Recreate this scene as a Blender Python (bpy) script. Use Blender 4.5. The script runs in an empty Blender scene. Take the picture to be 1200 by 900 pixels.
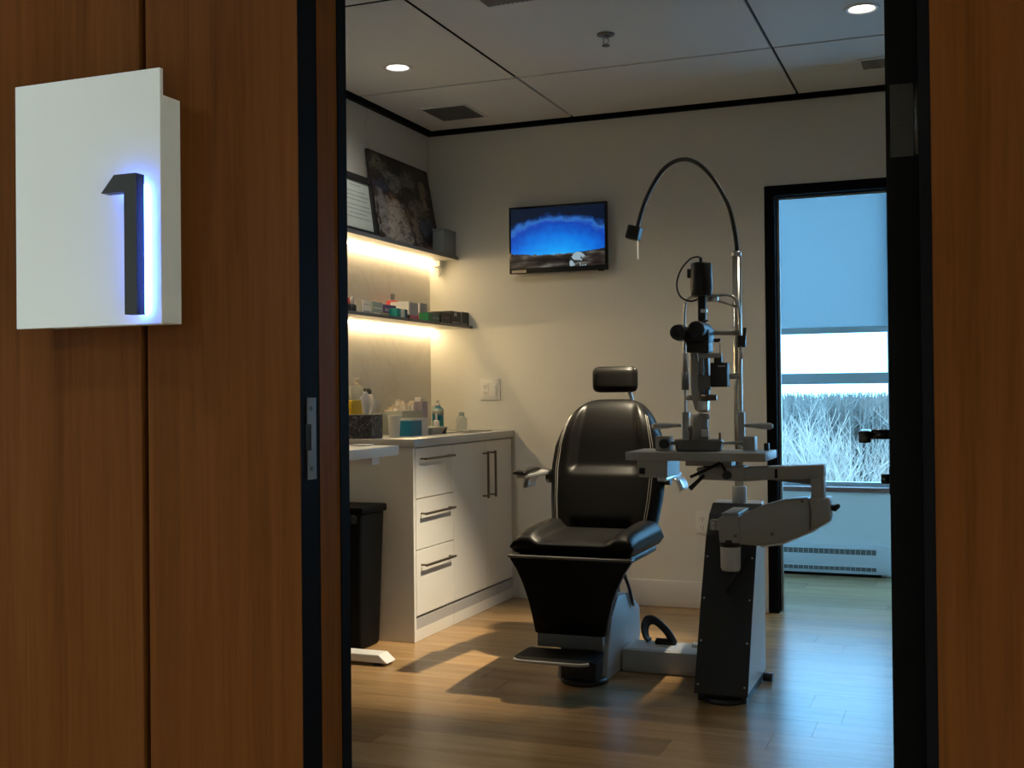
import bpy, bmesh, math, random
from mathutils import Vector, Matrix

# ------------------------------------------------------------------ camera
SC = bpy.context.scene
COL = SC.collection
F, YAW, PITCH, ROLL, EYE = 1341.4, math.radians(21.448), math.radians(.483), math.radians(-.573), 1.08
_fw = Vector((-math.sin(YAW) * math.cos(PITCH), math.cos(YAW) * math.cos(PITCH), math.sin(PITCH)))
_r = Vector((math.cos(YAW), math.sin(YAW), 0))
_u = _r.cross(_fw)
_R = _r * math.cos(ROLL) + _u * math.sin(ROLL)
_U = -_r * math.sin(ROLL) + _u * math.cos(ROLL)
CAM = Vector((0, 0, EYE))
cd = bpy.data.cameras.new('camera')
cd.sensor_width = 36
cd.lens = 36 * F / 1200
cd.clip_start = .05
cd.clip_end = 400
cam = bpy.data.objects.new('camera', cd)
COL.objects.link(cam)
cam.matrix_world = Matrix(((_R.x, _U.x, -_fw.x, 0), (_R.y, _U.y, -_fw.y, 0), (_R.z, _U.z, -_fw.z, EYE), (0, 0, 0, 1)))
SC.camera = cam


def ray(x, y): return _fw * F + _R * (x - 600) + _U * (450 - y)
def onz(x, y, z=0): v = ray(x, y); return CAM + v * ((z - EYE) / v.z)      # pixel on a level surface
def ond(x, y, d): v = ray(x, y); return CAM + v * (d / v.y)                # pixel on a wall across the room
def onx(x, y, X): v = ray(x, y); return CAM + v * (X / v.x)                # pixel on a wall along the room


# ------------------------------------------------------------------ sky and exposure
SC.view_settings.view_transform = 'Standard'
SC.view_settings.look = 'None'
SC.view_settings.gamma = 1
SC.view_settings.use_curve_mapping = False
SC.view_settings.exposure = 0
W = bpy.data.worlds.new('overcast_sky')
SC.world = W
W.use_nodes = True
W.node_tree.nodes['Background'].inputs[0].default_value = (.22, .58, 1.0, 1)
W.node_tree.nodes['Background'].inputs[1].default_value = 9.5
DOWNLIGHT_W = 17
CORRIDOR_W = 350
EXAM_LAMP_W = 190
LED = 34

# ------------------------------------------------------------------ materials
MATS = {}


class S:
    """socket wrapper for node arithmetic"""
    def __init__(s, nt, k): s.nt = nt; s.k = k
    def _op(s, op, o=None, o2=None):
        n = s.nt.nodes.new('ShaderNodeMath'); n.operation = op
        for i, q in enumerate((s, o, o2)):
            if q is None: continue
            if isinstance(q, S): s.nt.links.new(q.k, n.inputs[i])
            else: n.inputs[i].default_value = q
        return S(s.nt, n.outputs[0])
    def __add__(s, o): return s._op('ADD', o)
    def __sub__(s, o): return s._op('SUBTRACT', o)
    def __mul__(s, o): return s._op('MULTIPLY', o)
    def __truediv__(s, o): return s._op('DIVIDE', o)
    def lt(s, o): return s._op('LESS_THAN', o)
    def gt(s, o): return s._op('GREATER_THAN', o)
    def sqrt(s): return s._op('SQRT')
    def abs(s): return s._op('ABSOLUTE')
    def clamp(s):
        r = s._op('ADD', 0.0); r.k.node.use_clamp = True; return r


def new_mat(name):
    m = bpy.data.materials.new(name); m.use_nodes = True
    nt = m.node_tree
    return m, nt, nt.nodes['Principled BSDF']


def mixc(nt, fac, a, b):
    n = nt.nodes.new('ShaderNodeMix'); n.data_type = 'RGBA'
    for i, q in ((0, fac), (6, a), (7, b)):
        if isinstance(q, S): nt.links.new(q.k, n.inputs[i])
        elif i == 0: n.inputs[i].default_value = q
        else: n.inputs[i].default_value = (*q, 1)
    return S(nt, n.outputs[2])


def coords(nt, kind='Object', scale=(1, 1, 1)):
    t = nt.nodes.new('ShaderNodeTexCoord'); m = nt.nodes.new('ShaderNodeMapping')
    m.inputs['Scale'].default_value = scale
    nt.links.new(t.outputs[kind], m.inputs['Vector'])
    return S(nt, m.outputs[0])


def noise(nt, vec, scale=5, detail=3, rough=.5, dist=0, out='Fac'):
    n = nt.nodes.new('ShaderNodeTexNoise')
    n.inputs['Scale'].default_value = scale; n.inputs['Detail'].default_value = detail
    n.inputs['Roughness'].default_value = rough; n.inputs['Distortion'].default_value = dist
    nt.links.new(vec.k, n.inputs['Vector'])
    return S(nt, n.outputs[out])


def ramp(nt, fac, stops):
    n = nt.nodes.new('ShaderNodeValToRGB')
    e = n.color_ramp.elements
    while len(e) < len(stops): e.new(.5)
    for q, (p, c) in zip(e, stops): q.position = p; q.color = (*c, 1)
    nt.links.new(fac.k, n.inputs[0])
    return S(nt, n.outputs[0])


def sep(nt, vec):
    n = nt.nodes.new('ShaderNodeSeparateXYZ'); nt.links.new(vec.k, n.inputs[0])
    return [S(nt, o) for o in n.outputs]


def setup(p, col=None, rough=.5, metal=0, spec=None, coat=0):
    if col is not None:
        if isinstance(col, S): p.id_data.links.new(col.k, p.inputs['Base Color'])
        else: p.inputs['Base Color'].default_value = (*col, 1)
    p.inputs['Roughness'].default_value = rough
    p.inputs['Metallic'].default_value = metal
    if spec is not None: p.inputs['Specular IOR Level'].default_value = spec
    if coat: p.inputs['Coat Weight'].default_value = coat


def bump(nt, p, h, strength=.2, dist=.002):
    b = nt.nodes.new('ShaderNodeBump')
    b.inputs['Strength'].default_value = strength; b.inputs['Distance'].default_value = dist
    nt.links.new(h.k, b.inputs['Height']); nt.links.new(b.outputs[0], p.inputs['Normal'])


def plain(name, col, rough=.5, metal=0, var=.06, scale=30, bmp=0, spec=None, coat=0):
    if name in MATS: return MATS[name]
    m, nt, p = new_mat(name)
    v = noise(nt, coords(nt), scale, 4)
    c = mixc(nt, v, tuple(q * (1 - var) for q in col), tuple(min(1, q * (1 + var)) for q in col))
    setup(p, c, rough, metal, spec, coat)
    if bmp: bump(nt, p, v, bmp)
    MATS[name] = m
    return m


def emit(name, col, strength):
    if name in MATS: return MATS[name]
    m, nt, p = new_mat(name)
    setup(p, (0, 0, 0), .5)
    p.inputs['Emission Color'].default_value = (*col, 1); p.inputs['Emission Strength'].default_value = strength
    MATS[name] = m
    return m


def wood_mat(name, dark, mid, light, grain, rough, vary=0):
    m, nt, p = new_mat(name)
    base = coords(nt, 'Object', grain)
    if vary:
        oi = nt.nodes.new('ShaderNodeObjectInfo')
        rnd = S(nt, oi.outputs['Random'])
        n = nt.nodes.new('ShaderNodeCombineXYZ')
        for i in range(3): nt.links.new((rnd * (17.0 + 9 * i)).k, n.inputs[i])
        a = nt.nodes.new('ShaderNodeVectorMath')
        nt.links.new(base.k, a.inputs[0]); nt.links.new(n.outputs[0], a.inputs[1])
        base = S(nt, a.outputs[0])
    n1 = noise(nt, base, 1, 6, .62, .6)
    n2 = noise(nt, base, 7, 3, .6)
    f = n1 * .72 + n2 * .28
    c = ramp(nt, f, [(.3, dark), (.5, mid), (.7, light)])
    if vary:
        hs = nt.nodes.new('ShaderNodeHueSaturation')
        nt.links.new((rnd * vary + (1 - vary / 2)).k, hs.inputs['Value']); nt.links.new(c.k, hs.inputs['Color'])
        c = S(nt, hs.outputs[0])
    setup(p, c, rough, 0, .05 if not vary else .4)
    bump(nt, p, n2, .06, .001)
    MATS[name] = m
    return m


wood_mat('walnut_panel', (.075, .022, .0045), (.112, .036, .0075), (.145, .050, .012), (26, 26, .9), .42)
wood_mat('oak_plank', (.25, .145, .062), (.36, .22, .10), (.46, .30, .15), (1.1, 13, 13), .27, .36)
plain('wall_paint', (.71, .70, .64), .6, var=.015, scale=60, bmp=.05)
plain('annex_paint', (.76, .77, .76), .6, var=.015)
plain('ceiling_panel', (.66, .66, .64), .7, var=.02, scale=120, bmp=.05)
plain('black_trim', (.004, .004, .005), .6, var=.1, spec=.05)
plain('black_door', (.004, .004, .0045), .55, var=.1, spec=.06)
plain('white_laminate', (.72, .70, .66), .38, var=.015)
plain('painted_shadow_grey', (.42, .41, .42), .45, var=.03)  # grey that stands in for the shadow under the cabinet fronts
plain('worktop', (.52, .51, .49), .25, var=.05, scale=12)
plain('white_plastic', (.74, .73, .70), .4, var=.02)
plain('dark_gap', (.01, .01, .01), .8)
plain('brushed_bronze', (.16, .13, .10), .38, .9)
plain('steel', (.55, .55, .54), .3, 1)
plain('pole_steel', (.62, .58, .5), .24, 1)
plain('black_leather', (.0032, .003, .0028), .40, var=.25, scale=220, bmp=.12, spec=.15)
plain('black_plastic', (.013, .013, .014), .45, var=.15)
plain('black_gloss', (.01, .01, .011), .2)
plain('stitch', (.16, .15, .135), .7)
plain('black_rubber', (.005, .005, .005), .6, spec=.1)
plain('device_grey', (.40, .39, .36), .42, var=.03)
plain('device_dark_grey', (.16, .155, .145), .4, var=.05)
plain('housing_grey', (.42, .44, .45), .4, var=.03)
plain('sign_white', (.78, .80, .79), .55, var=.01)
plain('aluminium', (.62, .63, .64), .3, .9)
plain('sill_wood', (.20, .10, .08), .4)
plain('heater_white', (.66, .70, .72), .4, .1, var=.02)
plain('window_metal', (.42, .45, .46), .4, .3)
plain('snow', (.7, .7, .7), .8)
plain('concrete', (.35, .34, .33), .8)

m, nt, p = new_mat('marble_panel')
c0 = coords(nt)
d0 = noise(nt, c0, 1.6, 5, .6, 1.2)
vein = ((d0 - .5).abs() * 26).clamp()
setup(p, mixc(nt, vein, (.565, .535, .48), (.61, .585, .535)), .32)
MATS['marble_panel'] = m

m, nt, p = new_mat('window_glass')
nt.nodes.remove(p)
tr = nt.nodes.new('ShaderNodeBsdfTransparent'); gl = nt.nodes.new('ShaderNodeBsdfGlossy'); mx = nt.nodes.new('ShaderNodeMixShader')
gl.inputs['Roughness'].default_value = .02; tr.inputs[0].default_value = (.95, .97, .97, 1); mx.inputs[0].default_value = .06
nt.links.new(tr.outputs[0], mx.inputs[1]); nt.links.new(gl.outputs[0], mx.inputs[2])
nt.links.new(mx.outputs[0], nt.nodes['Material Output'].inputs[0])
MATS['window_glass'] = m


def clear_mat(name, tint, milk, col):
    m, nt, p = new_mat(name)
    setup(p, col, .2)
    tr = nt.nodes.new('ShaderNodeBsdfTransparent'); tr.inputs[0].default_value = (*tint, 1)
    mx = nt.nodes.new('ShaderNodeMixShader'); mx.inputs[0].default_value = milk
    nt.links.new(tr.outputs[0], mx.inputs[1]); nt.links.new(p.outputs[0], mx.inputs[2])
    nt.links.new(mx.outputs[0], nt.nodes['Material Output'].inputs[0])
    MATS[name] = m


clear_mat('clear_plastic', (.9, .92, .9), .45, (.6, .62, .58))
clear_mat('frosted_plastic', (.7, .75, .78), .75, (.32, .35, .36))

m, nt, p = new_mat('shade_fabric')
nt.nodes.remove(p)
w1 = noise(nt, coords(nt, 'Object', (1, 1, 14)), 60, 2)
df = nt.nodes.new('ShaderNodeBsdfDiffuse'); df.inputs[0].default_value = (.45, .47, .48, 1)
tl = nt.nodes.new('ShaderNodeBsdfTranslucent')
nt.links.new(mixc(nt, w1, (.36, .37, .37), (.43, .44, .44)).k, tl.inputs[0])
mx = nt.nodes.new('ShaderNodeMixShader'); mx.inputs[0].default_value = .75
nt.links.new(df.outputs[0], mx.inputs[1]); nt.links.new(tl.outputs[0], mx.inputs[2])
nt.links.new(mx.outputs[0], nt.nodes['Material Output'].inputs[0])
MATS['shade_fabric'] = m

m, nt, p = new_mat('frosty_bark')
setup(p, mixc(nt, noise(nt, coords(nt), 1.3, 3), (.10, .07, .052), (.55, .40, .30)), .85)
MATS['frosty_bark'] = m

m, nt, p = new_mat('tissue_box_print')
v = noise(nt, coords(nt), 55, 5, .65, 1.5)
setup(p, ramp(nt, v, [(.42, (.015, .015, .02)), (.55, (.05, .05, .06)), (.66, (.28, .27, .29))]), .5)
MATS['tissue_box_print'] = m

# print of the leaning picture: theatre staff in gowns and caps, as soft colour patches
m, nt, p = new_mat('picture_print')
g = sep(nt, coords(nt, 'Generated'))
nz = noise(nt, coords(nt, 'Generated', (1, 1, 1)), 8, 6, .68, 0, 'Color')
nn = sep(nt, nz)
U = g[1] + (nn[0] - .5) * .34
Vv = g[2] + (nn[1] - .5) * .34
col = ramp(nt, nn[2], [(.35, (.012, .009, .007)), (.55, (.05, .03, .02)), (.7, (.10, .06, .035))])
for cx, cy, rx, ry, cc in [(.13, .88, .12, .1, (.16, .17, .12)), (.33, .72, .13, .12, (.22, .21, .20)), (.1, .62, .1, .1, (.05, .06, .12)),
                           (.3, .5, .09, .07, (.24, .09, .03)), (.3, .18, .22, .34, (.48, .42, .36)), (.08, .25, .08, .35, (.30, .28, .27)),
                           (.6, .8, .13, .1, (.18, .14, .11)), (.84, .66, .06, .2, (.30, .23, .16)), (.7, .5, .12, .09, (.2, .17, .13)),
                           (.8, .3, .12, .12, (.08, .10, .16)), (.62, .25, .05, .22, (.25, .2, .15)), (.85, .06, .13, .07, (.30, .18, .17)),
                           (.5, .38, .06, .1, (.16, .08, .04)), (.45, .9, .1, .05, (.02, .02, .02))]:
    r = (((U - cx) / rx) * ((U - cx) / rx) + ((Vv - cy) / ry) * ((Vv - cy) / ry))
    col = mixc(nt, ((r * -1.6) + 2.1).clamp(), col, cc)
fine = noise(nt, coords(nt, 'Generated'), 13, 4, .6, 1.0)
col = mixc(nt, ((fine - .30) * 4.0).clamp(), (.012, .009, .008), col)
setup(p, col, .45)
MATS['picture_print'] = m

# the picture on the television: night sky with an arch of stars over dark land
m, nt, p = new_mat('tv_picture')
g = sep(nt, coords(nt, 'Generated'))
u, v = g[0], g[2]
nz = noise(nt, coords(nt, 'Generated', (1, 1, .7)), 9, 5, .6)
rr = (((u - .5) / .80) * ((u - .5) / .80) + ((v - .10) / .80) * ((v - .10) / .80)).sqrt()
rr = rr + (nz - .5) * .34
sky = ramp(nt, rr, [(0, (.20, .60, .75)), (.2, (.01, .34, .9)), (.55, (.004, .16, .72)), (.78, (.006, .05, .42)), (.87, (.03, .15, .50)), (.95, (.006, .03, .14)), (1.0, (.002, .007, .022))])
hor = v - ((u - .45) * (u - .45) * .22) + (noise(nt, coords(nt, 'Generated', (40, 1, 1)), 1, 2) - .5) * .05
land = ramp(nt, noise(nt, coords(nt, 'Generated', (3, 1, 9)), 1.4, 2), [(.38, (.004, .003, .003)), (.55, (.03, .022, .018)), (.72, (.13, .13, .11))])
img = mixc(nt, hor.lt(.21), sky, land)
dome = (((u - .72) / .09) * ((u - .72) / .09) + ((v - .06) / .17) * ((v - .06) / .17)).lt(1.0) * nz.gt(.46)
img = mixc(nt, dome, img, (.30, .40, .46))
setup(p, (0.005, .005, .005), .2)
nt.links.new(img.k, p.inputs['Emission Color']); p.inputs['Emission Strength'].default_value = 1.0
MATS['tv_picture'] = m


# ------------------------------------------------------------------ mesh builder
class MB:
    def __init__(s): s.v = []; s.f = []; s.s = []
    def add(s, vs, fs, smooth=False):
        o = len(s.v); s.v += [tuple(q) for q in vs]
        for f in fs: s.f.append([i + o for i in f]); s.s.append(smooth)
        return s
    def box(s, x0, x1, y0, y1, z0, z1, rot=0, tilt=0):
        x0, x1 = sorted((x0, x1)); y0, y1 = sorted((y0, y1)); z0, z1 = sorted((z0, z1))
        vs = [(x, y, z) for z in (z0, z1) for y in (y0, y1) for x in (x0, x1)]
        if rot:
            c = Vector(((x0 + x1) / 2, (y0 + y1) / 2, 0)); M = Matrix.Rotation(rot, 3, 'Z')
            vs = [c + M @ (Vector(q) - c) for q in vs]
        return s.hexa(vs)
    def hexa(s, vs):
        return s.add(vs, [(0, 2, 3, 1), (4, 5, 7, 6), (0, 1, 5, 4), (2, 6, 7, 3), (0, 4, 6, 2), (1, 3, 7, 5)])
    def prism(s, poly, axis, a, b, smooth=False):
        n = len(poly)
        def pt(q, t):
            return (t, q[0], q[1]) if axis == 'x' else (q[0], t, q[1]) if axis == 'y' else (q[0], q[1], t)
        vs = [pt(q, a) for q in poly] + [pt(q, b) for q in poly]
        fs = [tuple(range(n))[::-1], tuple(range(n, 2 * n))]
        s.add(vs, fs)
        o = len(s.v) - 2 * n
        for i in range(n):
            j = (i + 1) % n
            s.f.append([o + i, o + j, o + n + j, o + n + i]); s.s.append(smooth)
        return s
    def tube(s, pts, r, n=10, cap=True, flat=1):
        pts = [Vector(q) for q in pts]; rs = r if isinstance(r, (list, tuple)) else [r] * len(pts)
        t0 = (pts[1] - pts[0]).normalized()
        up = Vector((0, 0, 1)) if abs(t0.z) < .9 else Vector((0, 1, 0))
        a = t0.cross(up).normalized(); rings = []
        for i, q in enumerate(pts):
            t = (pts[min(i + 1, len(pts) - 1)] - pts[max(i - 1, 0)]).normalized()
            a = (a - t * a.dot(t)).normalized(); b = t.cross(a)
            rings.append([q + (a * math.cos(2 * math.pi * k / n) + b * flat * math.sin(2 * math.pi * k / n)) * rs[i] for k in range(n)])
        vs = [q for R in rings for q in R]; fs = []
        for i in range(len(pts) - 1):
            for k in range(n):
                k2 = (k + 1) % n
                fs.append((i * n + k, i * n + k2, (i + 1) * n + k2, (i + 1) * n + k))
        o = len(s.v); s.add(vs, fs, n > 5)
        if cap:
            s.f.append([o + k for k in range(n)][::-1]); s.s.append(False)
            s.f.append([o + (len(pts) - 1) * n + k for k in range(n)]); s.s.append(False)
        return s
    def cyl(s, p0, p1, r0, r1=None, n=20): return s.tube([p0, p1], [r0, r0 if r1 is None else r1], n)
    def lathe(s, c, prof, n=20, M=None, cap=True):
        c = Vector(c); vs = []; fs = []
        for r, z in prof:
            for k in range(n):
                q = Vector((r * math.cos(2 * math.pi * k / n), r * math.sin(2 * math.pi * k / n), z))
                vs.append(c + (M @ q if M else q))
        for i in range(len(prof) - 1):
            for k in range(n):
                k2 = (k + 1) % n
                fs.append((i * n + k, i * n + k2, (i + 1) * n + k2, (i + 1) * n + k))
        o = len(s.v); s.add(vs, fs, True)
        if not cap: return s
        s.f.append([o + k for k in range(n)][::-1]); s.s.append(False)
        s.f.append([o + (len(prof) - 1) * n + k for k in range(n)]); s.s.append(False)
        return s
    def pad(s, nu, nv, front, back):
        """closed cushion from two height fields on one grid, front(i/nu,j/nv) and back(...)"""
        vs = [front(i / nu, j / nv) for j in range(nv + 1) for i in range(nu + 1)]
        m = len(vs)
        vs += [back(i / nu, j / nv) for j in range(nv + 1) for i in range(nu + 1)]
        fs = []; W_ = nu + 1
        for j in range(nv):
            for i in range(nu):
                a = j * W_ + i
                fs.append((a, a + 1, a + 1 + W_, a + W_)); fs.append((m + a, m + a + W_, m + a + 1 + W_, m + a + 1))
        rim = [i for i in range(nu)] + [j * W_ + nu for j in range(nv)] + [nv * W_ + i for i in range(nu, 0, -1)] + [j * W_ for j in range(nv, 0, -1)]
        for k in range(len(rim)):
            a, b = rim[k], rim[(k + 1) % len(rim)]
            fs.append((b, a, m + a, m + b))
        return s.add(vs, fs, True)
    def build(s, name, mat, parent=None, bevel=0, seg=2, subs=0, smooth=None):
        me = bpy.data.meshes.new(name)
        bm = bmesh.new()
        vv = [bm.verts.new(q) for q in s.v]
        for f, sm in zip(s.f, s.s):
            try: q = bm.faces.new([vv[i] for i in f]); q.smooth = sm if smooth is None else smooth
            except ValueError: pass
        bmesh.ops.recalc_face_normals(bm, faces=bm.faces)
        if bevel:
            es = [e for e in bm.edges if len(e.link_faces) == 2 and e.calc_face_angle(0) > .6]
            bmesh.ops.bevel(bm, geom=es, offset=bevel, segments=seg, profile=.5, affect='EDGES', clamp_overlap=True)
            if seg > 1:
                for q in bm.faces: q.smooth = True
        o = bpy.data.objects.new(name, me)
        org = Vector((0, 0, 0))
        if parent is not None:
            org = Vector(parent['_org']); o.parent = parent
            bmesh.ops.translate(bm, verts=bm.verts, vec=-org)
        bm.to_mesh(me); bm.free()
        if bevel and seg > 1:
            try: me.set_sharp_from_angle(angle=.9)
            except Exception: pass
        o['_org'] = tuple(org)
        me.materials.append(MATS[mat] if isinstance(mat, str) else mat)
        COL.objects.link(o)
        return o


ROOTS = []


def thing(name, label, cat, loc, group=None):
    o = bpy.data.objects.new(name, None); COL.objects.link(o)
    o.location = loc; o['_org'] = tuple(loc); o.empty_display_size = .05
    o['label'] = label; o['category'] = cat
    if group: o['group'] = group
    return o


def tag(o, label, cat, group=None):
    o['label'] = label; o['category'] = cat
    if group: o['group'] = group
    return o


def struct(o, label=None):
    o['kind'] = 'structure'
    if label: o['label'] = label
    return o


def B(*a, **k): return MB().box(*a, **k)


def arc(pts, n=24):
    """smooth Catmull-Rom path through points"""
    P = [Vector(q) for q in pts]; P = [P[0] * 2 - P[1]] + P + [P[-1] * 2 - P[-2]]; out = []
    seg = len(P) - 3
    for i in range(seg):
        a, b, c, d = P[i:i + 4]
        k = max(2, n // seg)
        for j in range(k):
            t = j / k
            out.append(.5 * ((2 * b) + (c - a) * t + (2 * a - 5 * b + 4 * c - d) * t * t + (3 * b - a - 3 * c + d) * t ** 3))
    out.append(P[-2])
    return out


# ------------------------------------------------------------------ room dimensions
XL, XR = -2.70, 1.30           # side walls
D0, D0B = 1.60, 1.747          # corridor face and room face of the entrance wall
DB, DBB = 5.66, 5.80           # room face and rear face of the back wall
DW = 6.95                      # window wall
HC = 2.51                      # ceiling height
JL, JR = -.997, -.035          # entrance opening
KL, KR = -.837, .06            # rear opening

# ------------------------------------------------------------------ floor
fl = struct(B(XL - .1, XR + .1, D0, DW + .1, -.06, -.012).build('floor', 'dark_gap'))
random.seed(4)
pw = .172
rows = int((DW - D0) / pw) + 1
shared = {}
for r_ in range(rows):
    y0 = D0 + .003 + r_ * pw; y1 = min(y0 + pw, DW)
    x = XL - random.random() * 1.1
    while x < XR:
        x1 = x + 1.22
        a, b = max(x, XL), min(x1, XR)
        if b - a > .05:
            key = (round(b - a, 2), round(y1 - y0, 3))
            if key not in shared:
                L_, W_ = key
                shared[key] = B(-L_ / 2 + .0004, L_ / 2 - .0004, -W_ / 2 + .0004, W_ / 2 - .0004, -.012, 0).build('plank', 'oak_plank')
                o = shared[key]
            else:
                o = shared[key].copy(); COL.objects.link(o)
            o.location = ((a + b) / 2, (y0 + y1) / 2, 0); o.parent = fl
        x = x1

# corridor the photographer stands in
struct(B(-3.6, 3.2, -1.6, D0, -.06, 0).build('corridor_floor', 'oak_plank'))
struct(B(-3.6, 3.2, -1.6, D0, 2.6, 2.66).build('corridor_ceiling', 'ceiling_panel'))
struct(B(-3.6, 3.2, -1.7, -1.6, 0, 2.6).build('wall_corridor', 'wall_paint'))
struct(B(-3.7, -3.6, -1.6, D0, 0, 2.6).build('wall_corridor_end', 'wall_paint'))
struct(B(3.2, 3.3, -1.6, D0, 0, 2.6).build('wall_corridor_end', 'wall_paint'))

# ------------------------------------------------------------------ entrance wall with wood panels
wf = MB()
wf.box(-3.6, JL - .012, D0 + .02, D0B, 0, 2.6)
wf.box(JR + .012, 3.2, D0 + .02, D0B, 0, 2.6)
wf.box(JL - .012, JR + .012, D0 + .02, D0B, 2.14, 2.6)
wf = struct(wf.build('wall_front', 'dark_gap'))
gx = -1.307
for a, b, z0, z1 in [(-3.6, -2.305, 0, 2.6), (-2.29, gx - .007, 0, 2.6), (gx + .007, JL - .001, 0, 2.6), (JR + .001, .93, 0, 2.6), (.944, 1.93, 0, 2.6), (1.944, 3.2, 0, 2.6), (JL, JR, 2.15, 2.6)]:
    B(a, b, D0, D0 + .0195, z0, z1).build('panel', 'walnut_panel', wf, .001, 1)
# left reveal: black rebate with strike plate, wood strip, black edge
tr = struct(B(JL - .012, JL, D0 + .001, 1.6585, 0, 2.14).build('trim_1', 'black_trim'), 'black door rebate in the left reveal')
sp = MB()
zs = [(1.022, 1.04), (1.04, 1.075), (1.075, 1.105)]
p0 = onx(363, 466, JL); p1 = onx(363, 562, JL)
za, zb = p1.z, p0.z
ya = onx(358, 500, JL).y; yb = onx(369.5, 500, JL).y
ym = onx(364, 500, JL).y
zc, zd = onx(362, 528, JL).z, onx(362, 497, JL).z
sp.box(JL, JL + .0018, ya + .004, yb, za, zc).box(JL, JL + .0018, ya + .004, yb, zd, zb).box(JL, JL + .0018, ym, yb, zc, zd)
plain('strike_metal', (.22, .20, .19), .45, .7)
st = sp.build('strike_plate', 'strike_metal', tr)
B(JL, JL + .0008, ya, ym, zc, zd).build('latch_hole', 'dark_gap', tr)
for zq in (za + .018, zb - .018):
    MB().cyl((JL + .0015, (ya + yb) / 2, zq), (JL + .003, (ya + yb) / 2, zq), .004, n=10).build('screw', 'brushed_bronze', st)
struct(B(JL - .012, JL + .0005, 1.6585, 1.7231, 0, 2.14).build('trim_2', 'walnut_panel'), 'narrow wood strip in the left reveal')
struct(B(JL - .012, JL + .003, 1.7231, 1.752, 0, 2.14).build('trim_3', 'black_trim'), 'thin black corner edge of the left reveal')
struct(B(JR - .014, JR + .012, D0 + .001, 1.752, 0, 2.14).build('trim_4', 'black_trim'), 'black door jamb on the hinge side')
struct(B(JL, JR - .014, D0 + .001, 1.752, 2.10, 2.14).build('trim_5', 'black_trim'), 'black door head')
struct(B(XL, JL - .012, D0B, D0B + .005, 0, HC).build('wall_front_lining', 'wall_paint'))
struct(B(JR + .012, XR, D0B, D0B + .005, 0, HC).build('wall_front_lining', 'wall_paint'))
struct(B(JL - .012, JR + .012, D0B, D0B + .005, 2.14, HC).build('wall_front_lining', 'wall_paint'))

# open black door, swung into the room
A_ = math.radians(2.4)
def dpt(t, n, z): return (-.0935 - math.sin(A_) * t + math.cos(A_) * n, 1.658 + math.cos(A_) * t + math.sin(A_) * n, z)
def dbox(t0, t1, n0, n1, z0, z1):
    return MB().hexa([dpt(t, n, z) for z in (z0, z1) for t in (t0, t1) for n in (n0, n1)])
door = struct(dbox(0, .87, 0, .043, .012, 2.09).build('door_1', 'black_door', None, .001, 1), 'black slab door standing open into the room')
for zc_ in (.25, 1.45, 1.95):
    h = dbox(-.0015, .0, .006, .036, zc_ - .05, zc_ + .05).build('hinge', 'black_gloss', door)
    MB().cyl(dpt(-.004, .042, zc_ - .05), dpt(-.004, .042, zc_ + .05), .006, n=12).build('hinge_barrel', 'black_gloss', h)
    for k in (-.03, 0, .03):
        MB().cyl(dpt(-.0015, .016, zc_ + k), dpt(-.0028, .016, zc_ + k), .004, n=8).build('screw', 'black_gloss', h)
zh = ond(1030, 509, 2.42).z
rs = dbox(.735, .795, -.009, 0, zh - .032, zh + .032).build('handle_rose', 'black_gloss', door, .002, 2)
hm = MB(); hm.tube([dpt(.765, -.009, zh), dpt(.765, -.052, zh)], .010, 12)
hm.hexa([dpt(t, n, z) for z in (zh - .012, zh + .010) for t in (.64, .778) for n in (-.066, -.044)])
hm.build('lever_handle', 'black_gloss', door, .003, 2)
dbox(.74, .79, -.012, 0, zh - .12, zh - .062).build('lock_rose', 'black_gloss', door, .002, 2)
MB().tube([dpt(.765, -.012, zh - .09), dpt(.765, -.028, zh - .09)], .010, 12).build('thumb_turn', 'black_gloss', door)

# ------------------------------------------------------------------ other walls
struct(B(XL - .1, XL, D0B, DW + .1, 0, HC + .1).build('wall_left', 'marble_panel'))
struct(B(XR, XR + .1, D0B, DW + .1, 0, HC + .1).build('wall_right', 'wall_paint'))
wb = MB()
wb.box(XL, KL, DB, DBB, 0, HC + .1); wb.box(KR, XR, DB, DBB, 0, HC + .1); wb.box(KL, KR, DB, DBB, 2.03, HC + .1)
struct(wb.build('wall_back', 'wall_paint'))
bb = struct(B(-2.19, KL - .0505, DB - .014, DB, 0, .132).build('baseboard_back', 'white_laminate', None, .003, 2))
struct(B(KR + .0505, XR, DB - .014, DB, 0, .132).build('baseboard_back', 'white_laminate', None, .003, 2))
# rear opening: black frame
q = MB()
q.box(KL - .05, KL, DB - .012, DBB + .012, 0, 2.03)
struct(q.build('trim_6', 'black_trim', None, .002, 1), 'black jamb of the rear opening')
struct(B(KR, KR + .05, DB - .012, DBB + .012, 0, 2.03).build('trim_7', 'black_trim', None, .002, 1), 'black jamb of the rear opening')
struct(B(KL - .05, KR + .05, DB - .012, DBB + .012, 2.03, 2.08).build('trim_8', 'black_trim', None, .002, 1), 'black head of the rear opening')
struct(B(KL, KL + .012, 5.715, 5.735, 0, 2.03).build('trim_9', 'steel'), 'thin metal bead inside the rear jamb')
struct(B(KL + .012, KR, 5.715, 5.735, 2.018, 2.03).build('trim_10', 'steel'), 'thin metal bead under the rear head')

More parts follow.
